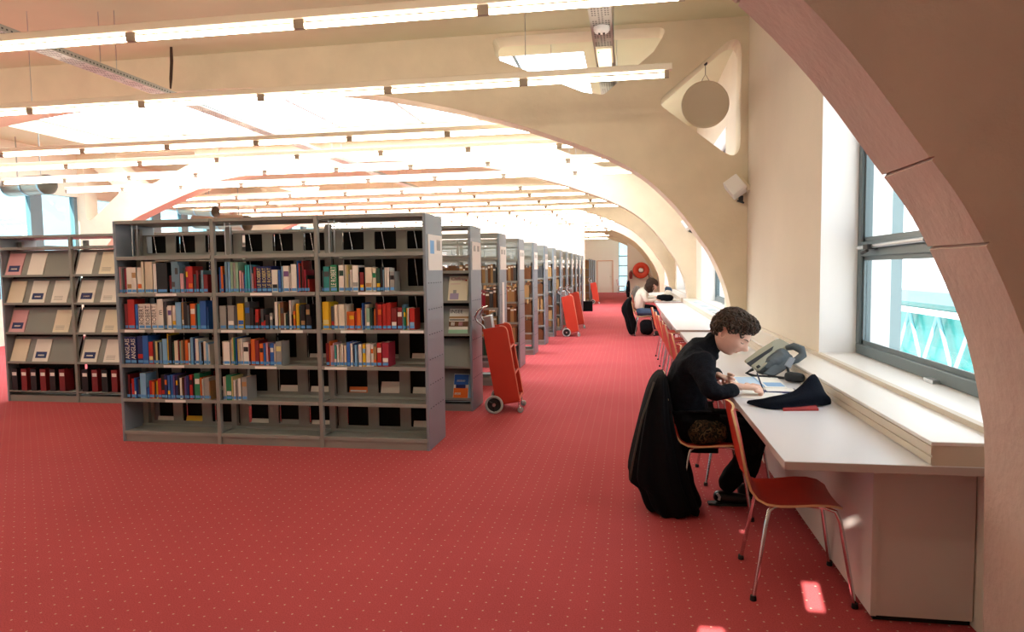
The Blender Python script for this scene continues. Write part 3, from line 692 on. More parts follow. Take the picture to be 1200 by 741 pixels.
# signs on the end panels
for n in range(0, 13):
    e = empty('notice_sheet', (XRB+.002, Y0+BPITCH*n+.055, 1.505)); w = .42; h = .30
    tag(e, 'white notice sheet on the aisle end of the %s' % WHERE[n], 'notice', 'notice sheets on the bookcase ends')
    MB().box(0, .004, 0, w, 0, h).build('sheet', 'paper', e)
    if n == 0:
        MB().box(.004, .005, .05, .17, h-.16, h-.05).build('blue_square', mat('notice_blue', '#7db4e6'), e); MB().box(.004, .005, .25, .36, h-.13, h-.04).build('picture', 'cover_grey', e)
    else: MB().box(.004, .005, .06, .16, h-.1, h-.04).box(.004, .005, .24, .34, h-.1, h-.04).build('picture', 'cover_grey', e)
e = MB().box(0, .004, .16, .30, .66, 1.34).build('notice_sheet', 'paper', None, (XRB+.002, Y0+BPITCH*2, 0)); e.scale = (1, 1, 1)
tag(e, 'tall narrow white notice below the sheet on the third bookcase end', 'notice', 'notice sheets on the bookcase ends')
# ================================================================== BOOK CARTS
def make_cart():
    """origin under the middle of the near side panel base; side panels face -Y/+Y, open side towards +X, leans back towards -X"""
    e = empty('book_cart'); Ln = .42; ang = -9.5
    S = T(.02, 0, .115) @ RY(ang)
    side = rounded([(-.12, 0), (.13, 0), (.13, .80), (-.12, .80)], [.01, .01, .07, .015], 6)
    for y, nm in ((0, 'side_panel'), (Ln, 'side_panel')):
        o = MB().prism(side, y, y+.018).build(nm, 'cart_red', e, mtx=S)
        pts = [(p[0], y+.009, p[1]) for p in side if p[0] > .0]
        MB().tube(pts, .0095, 6).build('edge_strip', 'cart_edge', o)
    MB().box(-.12, -.105, .018, Ln, 0, .80).build('back_panel', 'cart_red', e, mtx=S)
    for z in (.0, .27, .55): 
        o = MB().box(-.105, .125, .018, Ln, z, z+.018).build('shelf', 'cart_red', e, mtx=S)
        MB().box(.125, .13, .018, Ln, z, z+.018).build('shelf_edge', 'cart_edge', o)
    MB().box(-.12, .13, .018, Ln, .0, .018).build('base', 'cart_red', e, mtx=S @ T(0, 0, -.018))
    for y in (.03, Ln-.02):
        MB().tube([(-.08, y, .72), (-.11, y, .83), (-.165, y, .89), (-.18, y, .94), (-.14, y, 1.0), (-.09, y, 1.02)], .011, 8).build('handle_tube', 'chrome', e, mtx=S)
    MB().tube([(-.09, .03, 1.02), (-.09, Ln-.02, 1.02)], .011, 8).build('handle_bar', 'chrome', e, mtx=S)
    MB().box(-.09, -.01, .02, .17, .74, .93).build('document_pocket', 'steel', e, bevel=.006, mtx=S)
    for y in (-.04, Ln+.045):
        wr = [[(-.115+r*cos(2*pi*k/32), y+h, .097+r*sin(2*pi*k/32)) for r, h in ((.072, -.013), (.090, -.014), (.096, -.006), (.096, .006), (.090, .014), (.072, .013))] for k in range(33)]
        w = MB().ring_loft(wr, False).build('wheel', 'grey_rubber', e)
        sp = MB(); sp.lathe([(.02, -.016), (.02, .016)], c=(-.115, y, .097), axis='Y')
        for k in range(3):
            a = 2*pi*k/3+.5; sp.tube([(-.115, y, .097), (-.115+.075*cos(a), y, .097+.075*sin(a))], .011, 6)
        sp.build('spoke', 'rubber', w)
        MB().lathe([(.018, -.02), (.018, .02)], c=(-.115, y, .097), axis='Y').build('hub_cap', 'steel', w)
        MB().lathe([(.074, .0), (.074, .004)], c=(-.115, y+.006, .097), axis='Y').build('hub_disc', 'rubber', w)
    MB().tube([(-.115, -.04, .097), (-.115, Ln+.045, .097)], .009, 8).build('axle', 'steel', e)
    for y in (.03, Ln-.02):
        c = MB().lathe([(.026, -.012), (.032, -.006), (.032, .006), (.026, .012)], c=(.155, y, .032), axis='Y', n=16).build('caster', 'grey_rubber', e)
        MB().tube([(.155, y-.016, .032), (.14, y-.016, .09), (.14, y+.016, .09), (.155, y+.016, .032)], .006, 6).tube([(.14, y, .085), (.135, y, .125)], .01, 6).build('caster_fork', 'chrome', c)
    return e
cart0 = make_cart()
for i, (x, y, rz, lb) in enumerate([(-1.275, 7.04, 4, 'red book cart nearest the camera, parked against the bookcase ends'), (-1.25, 15.3, 4, 'second red book cart along the aisle, with a clear gap before it'), (-1.26, 17.4, 4, 'third red book cart, close behind the second one'), (-1.40, 29.8, 4, 'farthest red book cart beside the white partition')]):
    c = cart0 if i == 0 else copy_tree(cart0)
    c.location = (x, y, 0); c.rotation_euler = (0, 0, R(rz)); tag(c, lb, 'book cart', 'red book carts along the aisle')
o = MB().box(-.12, .12, -.06, .06, 0, .26).tube([(-.05, 0, .26), (-.04, 0, .34), (.04, 0, .34), (.05, 0, .26)], .008, 6).build('dark_bag', 'black_cloth', None, (-1.03, 17.7, .42), bevel=.02)
tag(o, 'small dark bag hanging on the third red book cart', 'bag')
# ================================================================== DESKS
def desk(x0, y0, y1, z, label, cut=None):
    e = empty('desk', (x0, y0, 0)); tag(e, label, 'desk', 'long white desks under the windows'); L_ = y1-y0; Wd = XR-.004-x0
    MB().box(0, Wd, 0, L_, z-.034, z-.002).build('desk_core', 'desk_edge', e, bevel=.002)
    MB().box(.001, Wd-.001, .001, L_-.001, z-.002, z).build('desktop', 'desk_laminate', e)
    xl = 1.125-x0
    segs = [(0, L_)] if not cut else [(0, cut[0]-y0-.004), (cut[1]-y0+.004, L_)]
    lg = MB(); ft = MB()
    for a, b in segs:
        lg.box(xl, Wd, a, b, z+.078, z+.093); ft.box(xl+.006, Wd, a+.006, b-.006, z, z+.078)
        ft.box(xl, xl+.006, a, b, z+.006, z+.034).box(xl, xl+.006, a, b, z+.042, z+.074)
    if cut: ft.box(xl+.004, xl+.10, cut[0]-y0-.004, cut[1]-y0+.004, z, z+.078); lg.box(xl, xl+.10, cut[0]-y0-.004, cut[1]-y0+.004, z+.078, z+.093)
    ft.build('ledge_box', 'ledge_front', e); lg.build('ledge_top', 'ledge_white', e, bevel=.003)
    return e, L_, Wd
d1, L1, W1 = desk(.60, 2.79, 8.38, .74, 'long white desk nearest the camera, where the young man in black writes')
d2, L2, W2 = desk(.56, 8.42, 14.9, .762, 'second white desk beyond the man, with the row of red chairs tucked in', (8.66, 9.05))
d3, L3, W3 = desk(.56, 15.45, 21.6, .76, 'third white desk where the person in beige sits')
for (o, L_, W_, n) in ((d1, L1, W1, 1), (d2, L2, W2, 2), (d3, L3, W3, 3)):
    x0 = .40; zt = .655
    MB().box(x0, x0+.02, .235, L_-.1, .03, zt).build('side_panel', 'pedestal', o)
    MB().box(x0+.002, W_-.002, .235, .255, .03, zt).box(x0, x0+.022, .228, .236, .03, zt).build('end_board', 'pedestal', o)
    MB().box(x0+.02, W_, .26, L_-.1, .0, .03).box(x0+.02, W_, .26, L_-.1, zt, .70).build('recess_shade', 'dark_interior', o)  # near-black boxes stand in for the shade in the gaps
for i, y in enumerate((9.9, 10.9, 12.0, 13.1)):
    o = MB().box(-.06, .06, -.3, .3, 0, .004).build('vent', 'vent_blue', d2, (1.24-.56, y-8.42, .762+.093))
# ================================================================== CHAIRS
def make_chair():
    """origin on the floor, facing +X"""
    e = empty('chair')
    P = [(-.295, .845), (-.283, .785), (-.267, .715), (-.252, .64), (-.236, .56), (-.215, .49), (-.185, .45), (-.145, .432), (-.09, .430), (-.03, .436), (.04, .445), (.10, .447), (.145, .440), (.175, .424)]
    Wd = [.135, .185, .2, .2, .19, .183, .182, .19, .2, .208, .212, .21, .2, .17]
    # resample
    n = len(P); NV = 12; th = .0055; grid = []
    def pt(i, v):
        x, z = P[i]; w = Wd[i]; a = P[max(i-1, 0)]; b = P[min(i+1, n-1)]
        dx, dz = b[0]-a[0], b[1]-a[1]; l = math.hypot(dx, dz); nx, nz = dz/l, -dx/l    # normal: backwards/down
        sag = .018*(1-v*v)*(1 if i < 6 else -.0)
        if i >= 7: sag = .010*(1-v*v)
        return Vector((x-(-nx)*0+sag*nx*(-1 if i < 6 else 1), v*w, z+sag*nz*(-1 if i < 6 else 1))), Vector((nx, 0, nz))
    top, bot = [], []
    for i in range(n):
        for j in range(NV+1):
            v = -1+2*j/NV; vv = math.sin(v*pi/2)
            p, q = pt(i, vv); top.append(p-q*th); bot.append(p+q*th)
    m = NV+1; fs = []
    for i in range(n-1):
        for j in range(NV):
            a = i*m+j; fs.append((a, a+1, a+m+1, a+m))
    N = len(top); sh = MB(); sh.add(top+bot, fs+[tuple(reversed([k+N for k in f])) for f in fs], True)
    me = sh.build('seat_shell', 'chair_red', e)
    loop = [j for j in range(m)] + [i*m+NV for i in range(1, n)] + [(n-1)*m+j for j in range(NV-1, -1, -1)] + [i*m for i in range(n-2, 0, -1)]
    ed = MB(); K = len(loop)
    vs = [top[k] for k in loop]+[bot[k] for k in loop]
    cx = Vector((0, 0, 0))
    ed.add(vs, [(i, (i+1) % K, K+(i+1) % K, K+i) for i in range(K)])
    ed.build('shell_edge', 'plywood_edge', e)
    for sy in (-1, 1):
        MB().tube([(-.02, sy*.12, .418), (-.11, sy*.16, .416), (-.135, sy*.175, .40), (-.150, sy*.185, .34), (-.205, sy*.225, .01)], .0095, 8).build('leg', 'chrome', e)
        MB().tube([(-.02, sy*.12, .418), (.10, sy*.16, .424), (.145, sy*.178, .412), (.163, sy*.185, .37), (.218, sy*.222, .01)], .0095, 8).build('leg', 'chrome', e)
    for (x, y) in ((-.206, -.226), (-.206, .226), (.219, -.223), (.219, .223)):
        MB().lathe([(.013, 0), (.015, .004), (.013, .024)], c=(x, y, 0), n=12).build('foot_cap', 'rubber', e)
    MB().box(-.06, .06, -.13, .13, .408, .424).build('mounting_plate', 'slot_dark', e, bevel=.003)
    return e
chair0 = make_chair()
CH = [(.765, 3.37, -2, 'red plywood chair nearest the camera, tucked under the desk corner'), (.495, 4.38, 0, 'red chair the young man in black sits on, under his coat'),
      (.72, 5.05, 2, 'first empty red chair directly behind the young man'), (.71, 5.95, 2, 'second empty red chair beyond the young man'), (.70, 6.97, 3, 'third empty red chair beyond the young man'), (.695, 8.08, 2, 'fourth empty red chair, near the end of the first desk'),
      (.69, 8.66, 1, 'first red chair at the second desk'), (.685, 9.66, 2, 'second red chair at the second desk'), (.68, 10.45, 2, 'third red chair at the second desk'), (.67, 11.7, 2, 'farthest empty red chair before the seated person in beige'), (.34, 15.72, 0, 'chair of the seated person in the beige sweater')]
for i, (x, y, rz, lb) in enumerate(CH):
    c = chair0 if i == 0 else copy_tree(chair0)
    c.location = (x, y, 0); c.rotation_euler = (0, 0, R(rz)); tag(c, lb, 'chair', 'red plywood chairs along the desks')
# chairs seen in the far room
for i, (x, y) in enumerate([(-.45, 42.3), (.15, 42.6), (-.4, 43.2)]):
    c = copy_tree(chair0); c.location = (x, y, 0); tag(c, '%s red chair of the far room, in front of the end window' % ORD[i], 'chair', 'red chairs in the far room')
# ================================================================== FIGURES
def ev_mesh(o):
    dg = bpy.context.evaluated_depsgraph_get(); dg.update(); me = bpy.data.meshes.new_from_object(o.evaluated_get(dg)); return me
def skin_mesh(nodes, edges, sub=2, root=0):
    """nodes: list of (co, rx, ry)"""
    me = bpy.data.meshes.new('skin'); me.from_pydata([n[0] for n in nodes], edges, []); o = bpy.data.objects.new('skin', me); COL.objects.link(o)
    md = o.modifiers.new('skin', 'SKIN'); md.use_smooth_shade = True
    for i, n in enumerate(nodes):
        sv = me.skin_vertices[0].data[i]; sv.radius = (n[1], n[2] if len(n) > 2 else n[1]); sv.use_root = (i == root)
    s_ = o.modifiers.new('sub', 'SUBSURF'); s_.levels = sub; s_.render_levels = sub
    r = ev_mesh(o); bpy.data.objects.remove(o); return r
def keep_big(me):
    bm = bmesh.new(); bm.from_mesh(me); seen = set(); isl = []
    for v in bm.verts:
        if v in seen: continue
        st = [v]; seen.add(v); cur = []
        while st:
            q = st.pop(); cur.append(q)
            for e in q.link_edges:
                w = e.other_vert(q)
                if w not in seen: seen.add(w); st.append(w)
        isl.append(cur)
    m = max(len(c) for c in isl)
    bmesh.ops.delete(bm, geom=[v for c in isl if len(c) < m*.02 for v in c], context='VERTS')
    bm.to_mesh(me); bm.free(); return me
def merge(meshes, voxel, smooth=4, disp=None):
    bm = bmesh.new()
    for m in meshes: bm.from_mesh(m)
    me = bpy.data.meshes.new('merged'); bm.to_mesh(me); bm.free()
    o = bpy.data.objects.new('merged', me); COL.objects.link(o)
    rm = o.modifiers.new('rm', 'REMESH'); rm.mode = 'VOXEL'; rm.voxel_size = voxel; rm.use_smooth_shade = True
    if smooth:
        sm = o.modifiers.new('sm', 'SMOOTH'); sm.factor = .5; sm.iterations = smooth
    r = keep_big(ev_mesh(o)); bpy.data.objects.remove(o)
    if disp:
        amp, sc = disp; r.calc_loop_triangles(); ns = [v.normal.copy() for v in r.vertices]
        for v, n in zip(r.vertices, ns):
            d = noise.noise(v.co*sc)*.7+noise.noise(v.co*sc*2.3)*.3; v.co += n*amp*d
    r.polygons.foreach_set('use_smooth', [True]*len(r.polygons)); return r
def head_pt(z, ph):
    g = lambda x, c, w: math.exp(-((x-c)/w)**2)
    c = max(-1, min(1, (z-.118)/.118)); sn = math.sqrt(max(0, 1-c*c))
    lower = max(0, (.125-z)/.125)
    rx = .098*(1-.10*lower**1.5); ry = .077*(1-.30*lower**1.6)
    Y = sn**(.75 if z < .118 else 1)*sin(ph)*ry
    if cos(ph) >= 0: X = sn**(.50 if z < .118 else .85)*cos(ph)*rx+.004*cos(ph)
    else: X = sn*cos(ph)*rx*((1-.50*lower**1.1)+.04*(1-lower))
    if cos(ph) > .1:
        X += .029*g(Y, 0, .0135)*g(z, .088, .016)              # nose tip
        X += .015*g(Y, 0, .0105)*g(z, .108, .020)              # bridge
        X -= .013*g(abs(Y), .031, .018)*g(z, .121, .013)       # eye sockets
        X += .006*g(z, .141, .010)*g(Y, 0, .045)               # brow
        X += .006*g(abs(Y), .037, .018)*g(z, .095, .022)       # cheek
        X += .009*g(Y, 0, .022)*g(z, .0615, .006)+.0085*g(Y, 0, .019)*g(z, .0465, .0065)   # lips
        X -= .003*g(Y, 0, .022)*g(z, .054, .003)
        X -= .007*g(Y, 0, .03)*g(z, .034, .007)
        X += .006*g(Y, 0, .022)*g(z, .018, .012)               # chin
        X += .005*g(abs(Y), .031, .012)*g(z, .120, .009)       # lids
    return X, Y, z
def face_x(y, z):
    lo, hi = 0.0, 1.45
    for _ in range(30):
        m = (lo+hi)/2
        if head_pt(z, m)[1] < abs(y): lo = m
        else: hi = m
    return head_pt(z, (lo+hi)/2)[0]
def head_mesh(scale=1.0, nu=64, nv=48):
    """chin at z=0, top at z=.235, facing +X, width along Y"""
    vs = []; fs = []
    for i in range(nv+1):
        for j in range(nu): vs.append(head_pt(.118+cos(pi*i/nv)*.118, 2*pi*j/nu))
    for i in range(nv):
        for j in range(nu):
            k = (j+1) % nu; fs.append((i*nu+j, (i+1)*nu+j, (i+1)*nu+k, i*nu+k))
    mb = MB(); mb.add(vs, fs, True)
    for s in (-1, 1):   # ears
        ring = []
        for a in range(17):
            t = 2*pi*a/16; ring.append((-.012+.019*cos(t)-.005*sin(t), s*(.0755+.008*abs(sin(t/2))), .112+.033*sin(t)))
        mb.tube(ring, .0048, 8)
        mb.add([(-.012+.015*cos(2*pi*a/12), s*.0735, .112+.027*sin(2*pi*a/12)) for a in range(12)]+[(-.008+.009*cos(2*pi*a/12), s*.070, .112+.02*sin(2*pi*a/12)) for a in range(12)], [(a, (a+1) % 12, 12+(a+1) % 12, 12+a) for a in range(12)]+[tuple(range(12, 24))], True)
    me = bpy.data.meshes.new('head'); me.from_pydata(mb.v, [], mb.f)
    bm = bmesh.new(); bm.from_mesh(me); bmesh.ops.recalc_face_normals(bm, faces=bm.faces); bm.to_mesh(me); bm.free()
    for v in me.vertices: v.co *= scale
    return me
def xf(me, m):
    me.transform(m); return me
def hand(wrist, direction, palm_normal, side, s=1.0, curl=.9, thumb_dir=1):
    """returns skin meshes: palm with four fingers (curled) and thumb, in world space"""
    d = Vector(direction).normalized(); n = Vector(palm_normal).normalized(); n = (n-d*n.dot(d)).normalized(); w = d.cross(n)*side
    W_ = Vector(wrist); out = []
    k0 = W_+d*.045*s; k1 = W_+d*.085*s
    out.append(skin_mesh([(W_-d*.07*s, .022*s, .022*s), (W_-d*.02*s, .022*s, .020*s), (W_+d*.015*s, .026*s, .017*s), (k0, .034*s, .016*s), (k1, .034*s, .013*s)], [(0, 1), (1, 2), (2, 3), (3, 4)], 2))
    for i, (off, L_) in enumerate([(.030, .072), (.010, .080), (-.010, .075), (-.029, .060)]):
        p = k1-w*off*thumb_dir*s-d*.012*s; nodes = [(p-d*.02*s, .0095*s)]; a = .25; q = p
        for seg, fr in enumerate((.44, .30, .26)):
            q = q+(d*cos(a)+n*sin(a))*L_*fr*s; nodes.append((q, (.0092-.0009*seg)*s)); a += curl*(1.0+.12*i)
        out.append(skin_mesh(nodes, [(j, j+1) for j in range(len(nodes)-1)], 1))
    t0 = W_+d*.02*s-w*.022*s*thumb_dir
    out.append(skin_mesh([(t0, .013*s), (t0+d*.03*s-w*.018*s*thumb_dir+n*.012*s, .0115*s), (t0+d*.058*s-w*.014*s*thumb_dir+n*.028*s, .0098*s), (t0+d*.078*s-w*.002*s*thumb_dir+n*.036*s, .008*s)], [(0, 1), (1, 2), (2, 3)], 1))
    return out
def curls(center, rx, ry, rz, mtx, count, size, keep, seed=3):
    """hair of many small curved locks over an ellipsoid, plus a cap beneath"""
    rnd = random.Random(seed); mb = MB()
    def P(u, ph, k=1.0): return Vector((center[0]+rx*k*sin(u)*cos(ph), center[1]+ry*k*sin(u)*sin(ph), center[2]+rz*k*cos(u)))
    NU, NVV = 40, 26; grid = {}
    vs = []; fs = []
    for i in range(NVV+1):
        for j in range(NU):
            u = pi*i/NVV; ph = 2*pi*j/NU; p = P(u, ph, 1.0+.035*noise.noise(Vector((cos(ph)*3, sin(ph)*3, u*3)))); vs.append(p)
    for i in range(NVV):
        for j in range(NU):
            k = (j+1) % NU; q = [vs[i*NU+j], vs[(i+1)*NU+j], vs[(i+1)*NU+k], vs[i*NU+k]]
            if all(keep(p) for p in q): fs.append((i*NU+j, (i+1)*NU+j, (i+1)*NU+k, i*NU+k))
    mb.add(vs, fs, True)
    n = 0; tries = 0
    while n < count and tries < count*6:
        tries += 1; u = math.acos(rnd.uniform(-1, 1)); ph = rnd.uniform(0, 2*pi); p = P(u, ph)
        if not keep(p): continue
        nrm = (p-Vector(center)).normalized(); a = nrm.orthogonal().normalized(); b = nrm.cross(a); t0 = rnd.uniform(0, 2*pi)
        a, b = a*cos(t0)+b*sin(t0), b*cos(t0)-a*sin(t0); r = size*rnd.uniform(.7, 1.25); pts = []
        for k in range(7):
            t = k/6*rnd.uniform(3.6, 4.6); pts.append(p+nrm*(.002+size*.75*k/6+r*.25*sin(t))+a*r*cos(t)*.8+b*r*sin(t)*.8-a*r*.8)
        mb.tube(pts, [size*.30, size*.36, size*.38, size*.36, size*.32, size*.25, size*.1], 5); n += 1
    for i, v in enumerate(mb.v): mb.v[i] = tuple(mtx @ Vector(v))
    return mb
# ------------------------------------------------------------------ the young man writing
man = empty('person', (.38, 4.42, 0)); MI = T(-.38, -4.42, 0)
tag(man, 'young man with curly hair in a black turtleneck, writing at the nearest desk', 'person')
def put(me, name, m, parent=man, inv=MI):
    me.transform(inv); me.materials.clear(); return link(name, me, m, parent)
HM = T(.540, 4.36, 1.048) @ RZ(-27) @ RY(37) @ T(0, 0, -.0)
HS = 1.12
headm = xf(head_mesh(HS), HM @ T(.028, 0, -.035))
hc = HM @ Vector((0, 0, 0))
SN = dict(pel=(.40, 4.42, .54), wai=(.335, 4.42, .66), ch1=(.355, 4.42, .79), ch2=(.415, 4.41, .91), ch3=(.47, 4.40, .985), nk=(.525, 4.385, 1.035), nk2=(.56, 4.37, 1.075),
          shn=(.425, 4.24, .935), eln=(.47, 4.085, .765), wrn=(.655, 4.20, .782), shf=(.44, 4.58, .935), elf=(.52, 4.70, .80), wrf=(.585, 4.545, .80),
          hpn=(.40, 4.33, .51), knn=(.80, 4.31, .50), ann=(.585, 4.44, .085), hpf=(.40, 4.51, .51), knf=(.82, 4.54, .50), anf=(.74, 4.60, .09))
K = list(SN); IX = {k: i for i, k in enumerate(K)}
EDG = [('pel', 'wai'), ('wai', 'ch1'), ('ch1', 'ch2'), ('ch2', 'ch3'), ('ch3', 'nk'), ('nk', 'nk2'), ('ch2', 'shn'), ('shn', 'eln'), ('eln', 'wrn'), ('ch2', 'shf'), ('shf', 'elf'), ('elf', 'wrf'), ('pel', 'hpn'), ('hpn', 'knn'), ('knn', 'ann'), ('pel', 'hpf'), ('hpf', 'knf'), ('knf', 'anf')]
RB = dict(pel=.13, wai=.11, ch1=.12, ch2=.12, ch3=.09, nk=.055, nk2=.052, shn=.055, eln=.042, wrn=.027, shf=.055, elf=.042, wrf=.027, hpn=.085, knn=.055, ann=.04, hpf=.085, knf=.055, anf=.04)
bodym = skin_mesh([(SN[k], RB[k]*.93) for k in K], [(IX[a], IX[b]) for a, b in EDG], 2)
hn = hand((.660, 4.205, .795), (1, .20, -.10), (0, .45, -.9), 1, 1.15, .95, -1)
hf = hand((.585, 4.535, .80), (.35, -1, .02), (1, .2, -.4), 1, 1.08, 1.25, 1)
allb = merge([headm, bodym]+hn+hf, .0040, 1)
body = put(allb, 'body', 'skin')
# garments
def garment(keys, edges, rad, voxel, disp, name, m, extra=(), parent=man, inv=MI, nodes=None):
    S_ = nodes or SN; ks = keys; ix = {k: i for i, k in enumerate(ks)}
    me = skin_mesh([(S_[k], rad[k][0], rad[k][1]) if isinstance(rad[k], tuple) else (S_[k], rad[k]) for k in ks], [(ix[a], ix[b]) for a, b in edges], 2)
    return put(merge([me]+list(extra), voxel, 3, disp), name, m, parent, inv)
RS = dict(pel=.155, wai=.145, ch1=.150, ch2=.15, ch3=.115, nk=.072, shn=.082, eln=.060, wrn=.042, shf=.082, elf=.060, wrf=.042)
SN2 = dict(SN); SN2['wrn'] = (.638, 4.192, .782); SN2['wrf'] = (.575, 4.575, .80)
collar = skin_mesh([((.495, 4.39, 1.0), .085), ((.525, 4.385, 1.045), .068), ((.548, 4.375, 1.078), .066)], [(0, 1), (1, 2)], 2)
sw = garment(list(RS), [e for e in EDG if e[0] in RS and e[1] in RS], RS, .0085, (.012, 16), 'sweater', 'black_knit', extra=[collar], nodes=SN2)
sw['label'] = 'black knitted turtleneck sweater'
RT = dict(pel=.150, hpn=.115, knn=.080, ann=.066, hpf=.115, knf=.080, anf=.066)
tr = garment(list(RT), [e for e in EDG if e[0] in RT and e[1] in RT], RT, .010, (.010, 12), 'trousers', 'black_cloth'); tr['label'] = 'black trousers'
# patterned hem showing between sweater and seat
pm = skin_mesh([((.36, 4.30, .50), .10), ((.47, 4.235, .505), .085), ((.60, 4.24, .515), .065)], [(0, 1), (1, 2)], 2)
o = put(merge([pm], .009, 2, (.014, 25)), 'patterned_hem', spotted('camouflage', ['#15120d', '#3a2c1a', '#1b1a12', '#4f3f28', '#14130f'], 26)); o['label'] = 'dark brown patterned cloth hem'
def shoe(x, y, rz, parent, inv):
    m = T(x, y, 0) @ RZ(rz); me = skin_mesh([(m @ Vector((-.03, 0, .055)), .045), (m @ Vector((.05, 0, .05)), .042), (m @ Vector((.14, 0, .038)), .038), (m @ Vector((.21, 0, .032)), .030)], [(0, 1), (1, 2), (2, 3)], 2)
    r = merge([me], .008, 2)
    for v in r.vertices: v.co.z = max(v.co.z, .006)
    s_ = put(r, 'shoe', 'black_leather', parent, inv)
    mb = MB(); 
    for a in range(1): mb.ring_loft([[m @ Vector((x_, y_, z_)) for x_, y_ in [(-.055, -.025), (.0, -.038), (.10, -.040), (.19, -.030), (.222, 0), (.19, .030), (.10, .040), (0, .038), (-.055, .025)]] for z_ in (0.001, .014)], True, False)
    q = mb.build('sole', 'rubber', s_); q.data.transform(inv); return s_
sh = shoe(.55, 4.44, 4, man, MI); shoe(.72, 4.60, 4, man, MI)
q = MB().tube([(.545, 4.392, .085), (.56, 4.388, .065), (.555, 4.386, .045)], .009, 6).build('shoe_mark', 'steel', sh); q.data.transform(MI)
# hair
HH = HM @ T(.028, 0, -.035) @ Matrix.Scale(HS, 4)
def keep_man(p):
    x, y, z = p
    if z < .075: return False
    hl = .186 if x > .06 else (.158 if x > .02 else (.138 if x > -.02 else .082))
    if abs(y) > .045 and -.035 < x < .012: hl = .148
    return z > hl
hm = curls((-.008, 0, .136), .101, .083, .103, HH, 760, .0145, keep_man)
hm2 = curls((.046, 0, .203), .044, .058, .034, HH, 190, .0145, lambda p: p.z > .190, 9)
hm.add(hm2.v, hm2.f, True)
o = hm.build('hair', 'hair', man); o.data.transform(MI); o['label'] = 'short curly dark brown hair'
# eyes, brows, lips
def on_face(name, m, curves, rad, off=.0012):
    fe = MB()
    for c in curves: fe.tube([HH @ Vector((face_x(y, z)+off, y, z)) for y, z in c], rad, 6)
    o = fe.build(name, m, man); o.data.transform(MI); return o
for s_ in (-1, 1):
    on_face('eyelash', 'hair', [[(s_*.018, .118), (s_*.026, .1145), (s_*.035, .1150), (s_*.043, .119)]], [.001, .0018, .0022, .0012])
    on_face('eyebrow', 'hair', [[(s_*.014, .139), (s_*.028, .1435), (s_*.042, .1405)]], [.0022, .003, .0015])
on_face('lips', mat('lips', '#b5635c', .5), [[(-.022, .054), (-.012, .056), (0, .0555), (.012, .056), (.022, .054)]], [.001, .0036, .0042, .0036, .001], -.001)
# pen in his hand: a thing of its own
pen = MB().tube([(0, 0, 0), (-.012, -.004, .03), (-.048, -.018, .125)], [.001, .0042, .0042], 8).build('pen', mat('pen_blue', '#1f2f55', .3), None, (.80, 4.275, .7435))
tag(pen, 'dark pen in the writing hand of the young man', 'pen')
# ------------------------------------------------------------------ coat draped over his chair
def coat(secs, n, name, label, m, seed=1, fold=.02, nf=9, loc=(0, 0, 0)):
    """secs: (z, x0, x1, y0, y1, amp)"""
    rings = []; rnd = random.Random(seed); ph = rnd.uniform(0, 6)
    for z, x0, x1, y0, y1, amp in secs:
        ring = []
        for k in range(n):
            a = 2*pi*k/n; c, s = cos(a), sin(a); e_ = .7
            c2, s2 = math.copysign(abs(c)**e_, c), math.copysign(abs(s)**e_, s)
            f = 1+amp*(sin(nf*a+ph+z*2.0)*.6+sin((nf*2-1)*a+ph*2)*.4)
            ring.append(((x0+x1)/2+(x1-x0)/2*c2*f, (y0+y1)/2+(y1-y0)/2*s2*f, z+.012*sin(5*a+ph)*(1 if z < .3 else 0)))
        rings.append(ring)
    mb = MB(); mb.ring_loft(rings, True, True)
    o = mb.build(name, m, None, loc); s_ = o.modifiers.new('sub', 'SUBSURF'); s_.levels = 1; s_.render_levels = 1
    tag(o, label, 'coat'); return o
ct = coat([(.857, .185, .205, 4.27, 4.45, 0), (.848, .165, .225, 4.20, 4.52, .04), (.79, .125, .245, 4.16, 4.60, .06), (.66, .085, .265, 4.13, 4.62, .07), (.50, .05, .29, 4.11, 4.62, .08), (.38, .02, .34, 4.10, 4.60, .09), (.25, -.003, .37, 4.09, 4.58, .10), (.185, .0, .385, 4.09, 4.57, .10),
           (.17, .06, .385, 4.10, 4.55, .08), (.10, .075, .41, 4.10, 4.54, .10), (.035, .10, .44, 4.11, 4.52, .12), (.012, .13, .42, 4.14, 4.48, .12)], 72, 'coat', 'long black coat draped over the chair of the young man, hanging to the carpet', 'black_cloth')
pp = MB().tube([(.15, 4.175, .82), (.075, 4.125, .60), (.025, 4.10, .36), (.005, 4.10, .24)], .006, 6).build('piping', mat('coat_seam', '#3a3226'), ct); pp['label'] = 'brown piping along the coat seam'
# ================================================================== THINGS ON THE DESK
def slab_thing(name, pts, z0, z1, m, label, cat, group=None):
    cx = sum(p[0] for p in pts)/len(pts); cy = sum(p[1] for p in pts)/len(pts)
    o = MB().prism([(x-cx, y-cy) for x, y in pts], 0, z1-z0, axis='Z').build(name, m, None, (cx, cy, z0)); tag(o, label, cat, group); return o, (cx, cy)
o, c = slab_thing('paper_sheet', [(.64, 4.13), (.86, 4.08), (.93, 4.42), (.71, 4.47)], .7405, .742, 'paper', 'white sheet under the writing hand of the young man', 'paper')
nb, c = slab_thing('open_book', [(.68, 4.47), (.965, 4.44), (.99, 4.86), (.70, 4.90)], .7405, .752, 'page_block', 'open book with blue printed pages beside the writing hand', 'book')
nb.data.materials[0] = MATS['paper']
MB().box(-.13, .0, -.19, .19, .0116, .0122).build('printed_page', mat('page_blue', '#b9d4ee', .6), nb)
MB().box(.02, .13, -.18, -.03, .0116, .0122).build('printed_page', mat('page_blue2', '#8fb9e2', .6), nb)
MB().box(-.006, .006, -.205, .205, .008, .0135).build('gutter', 'cover_light blue', nb)
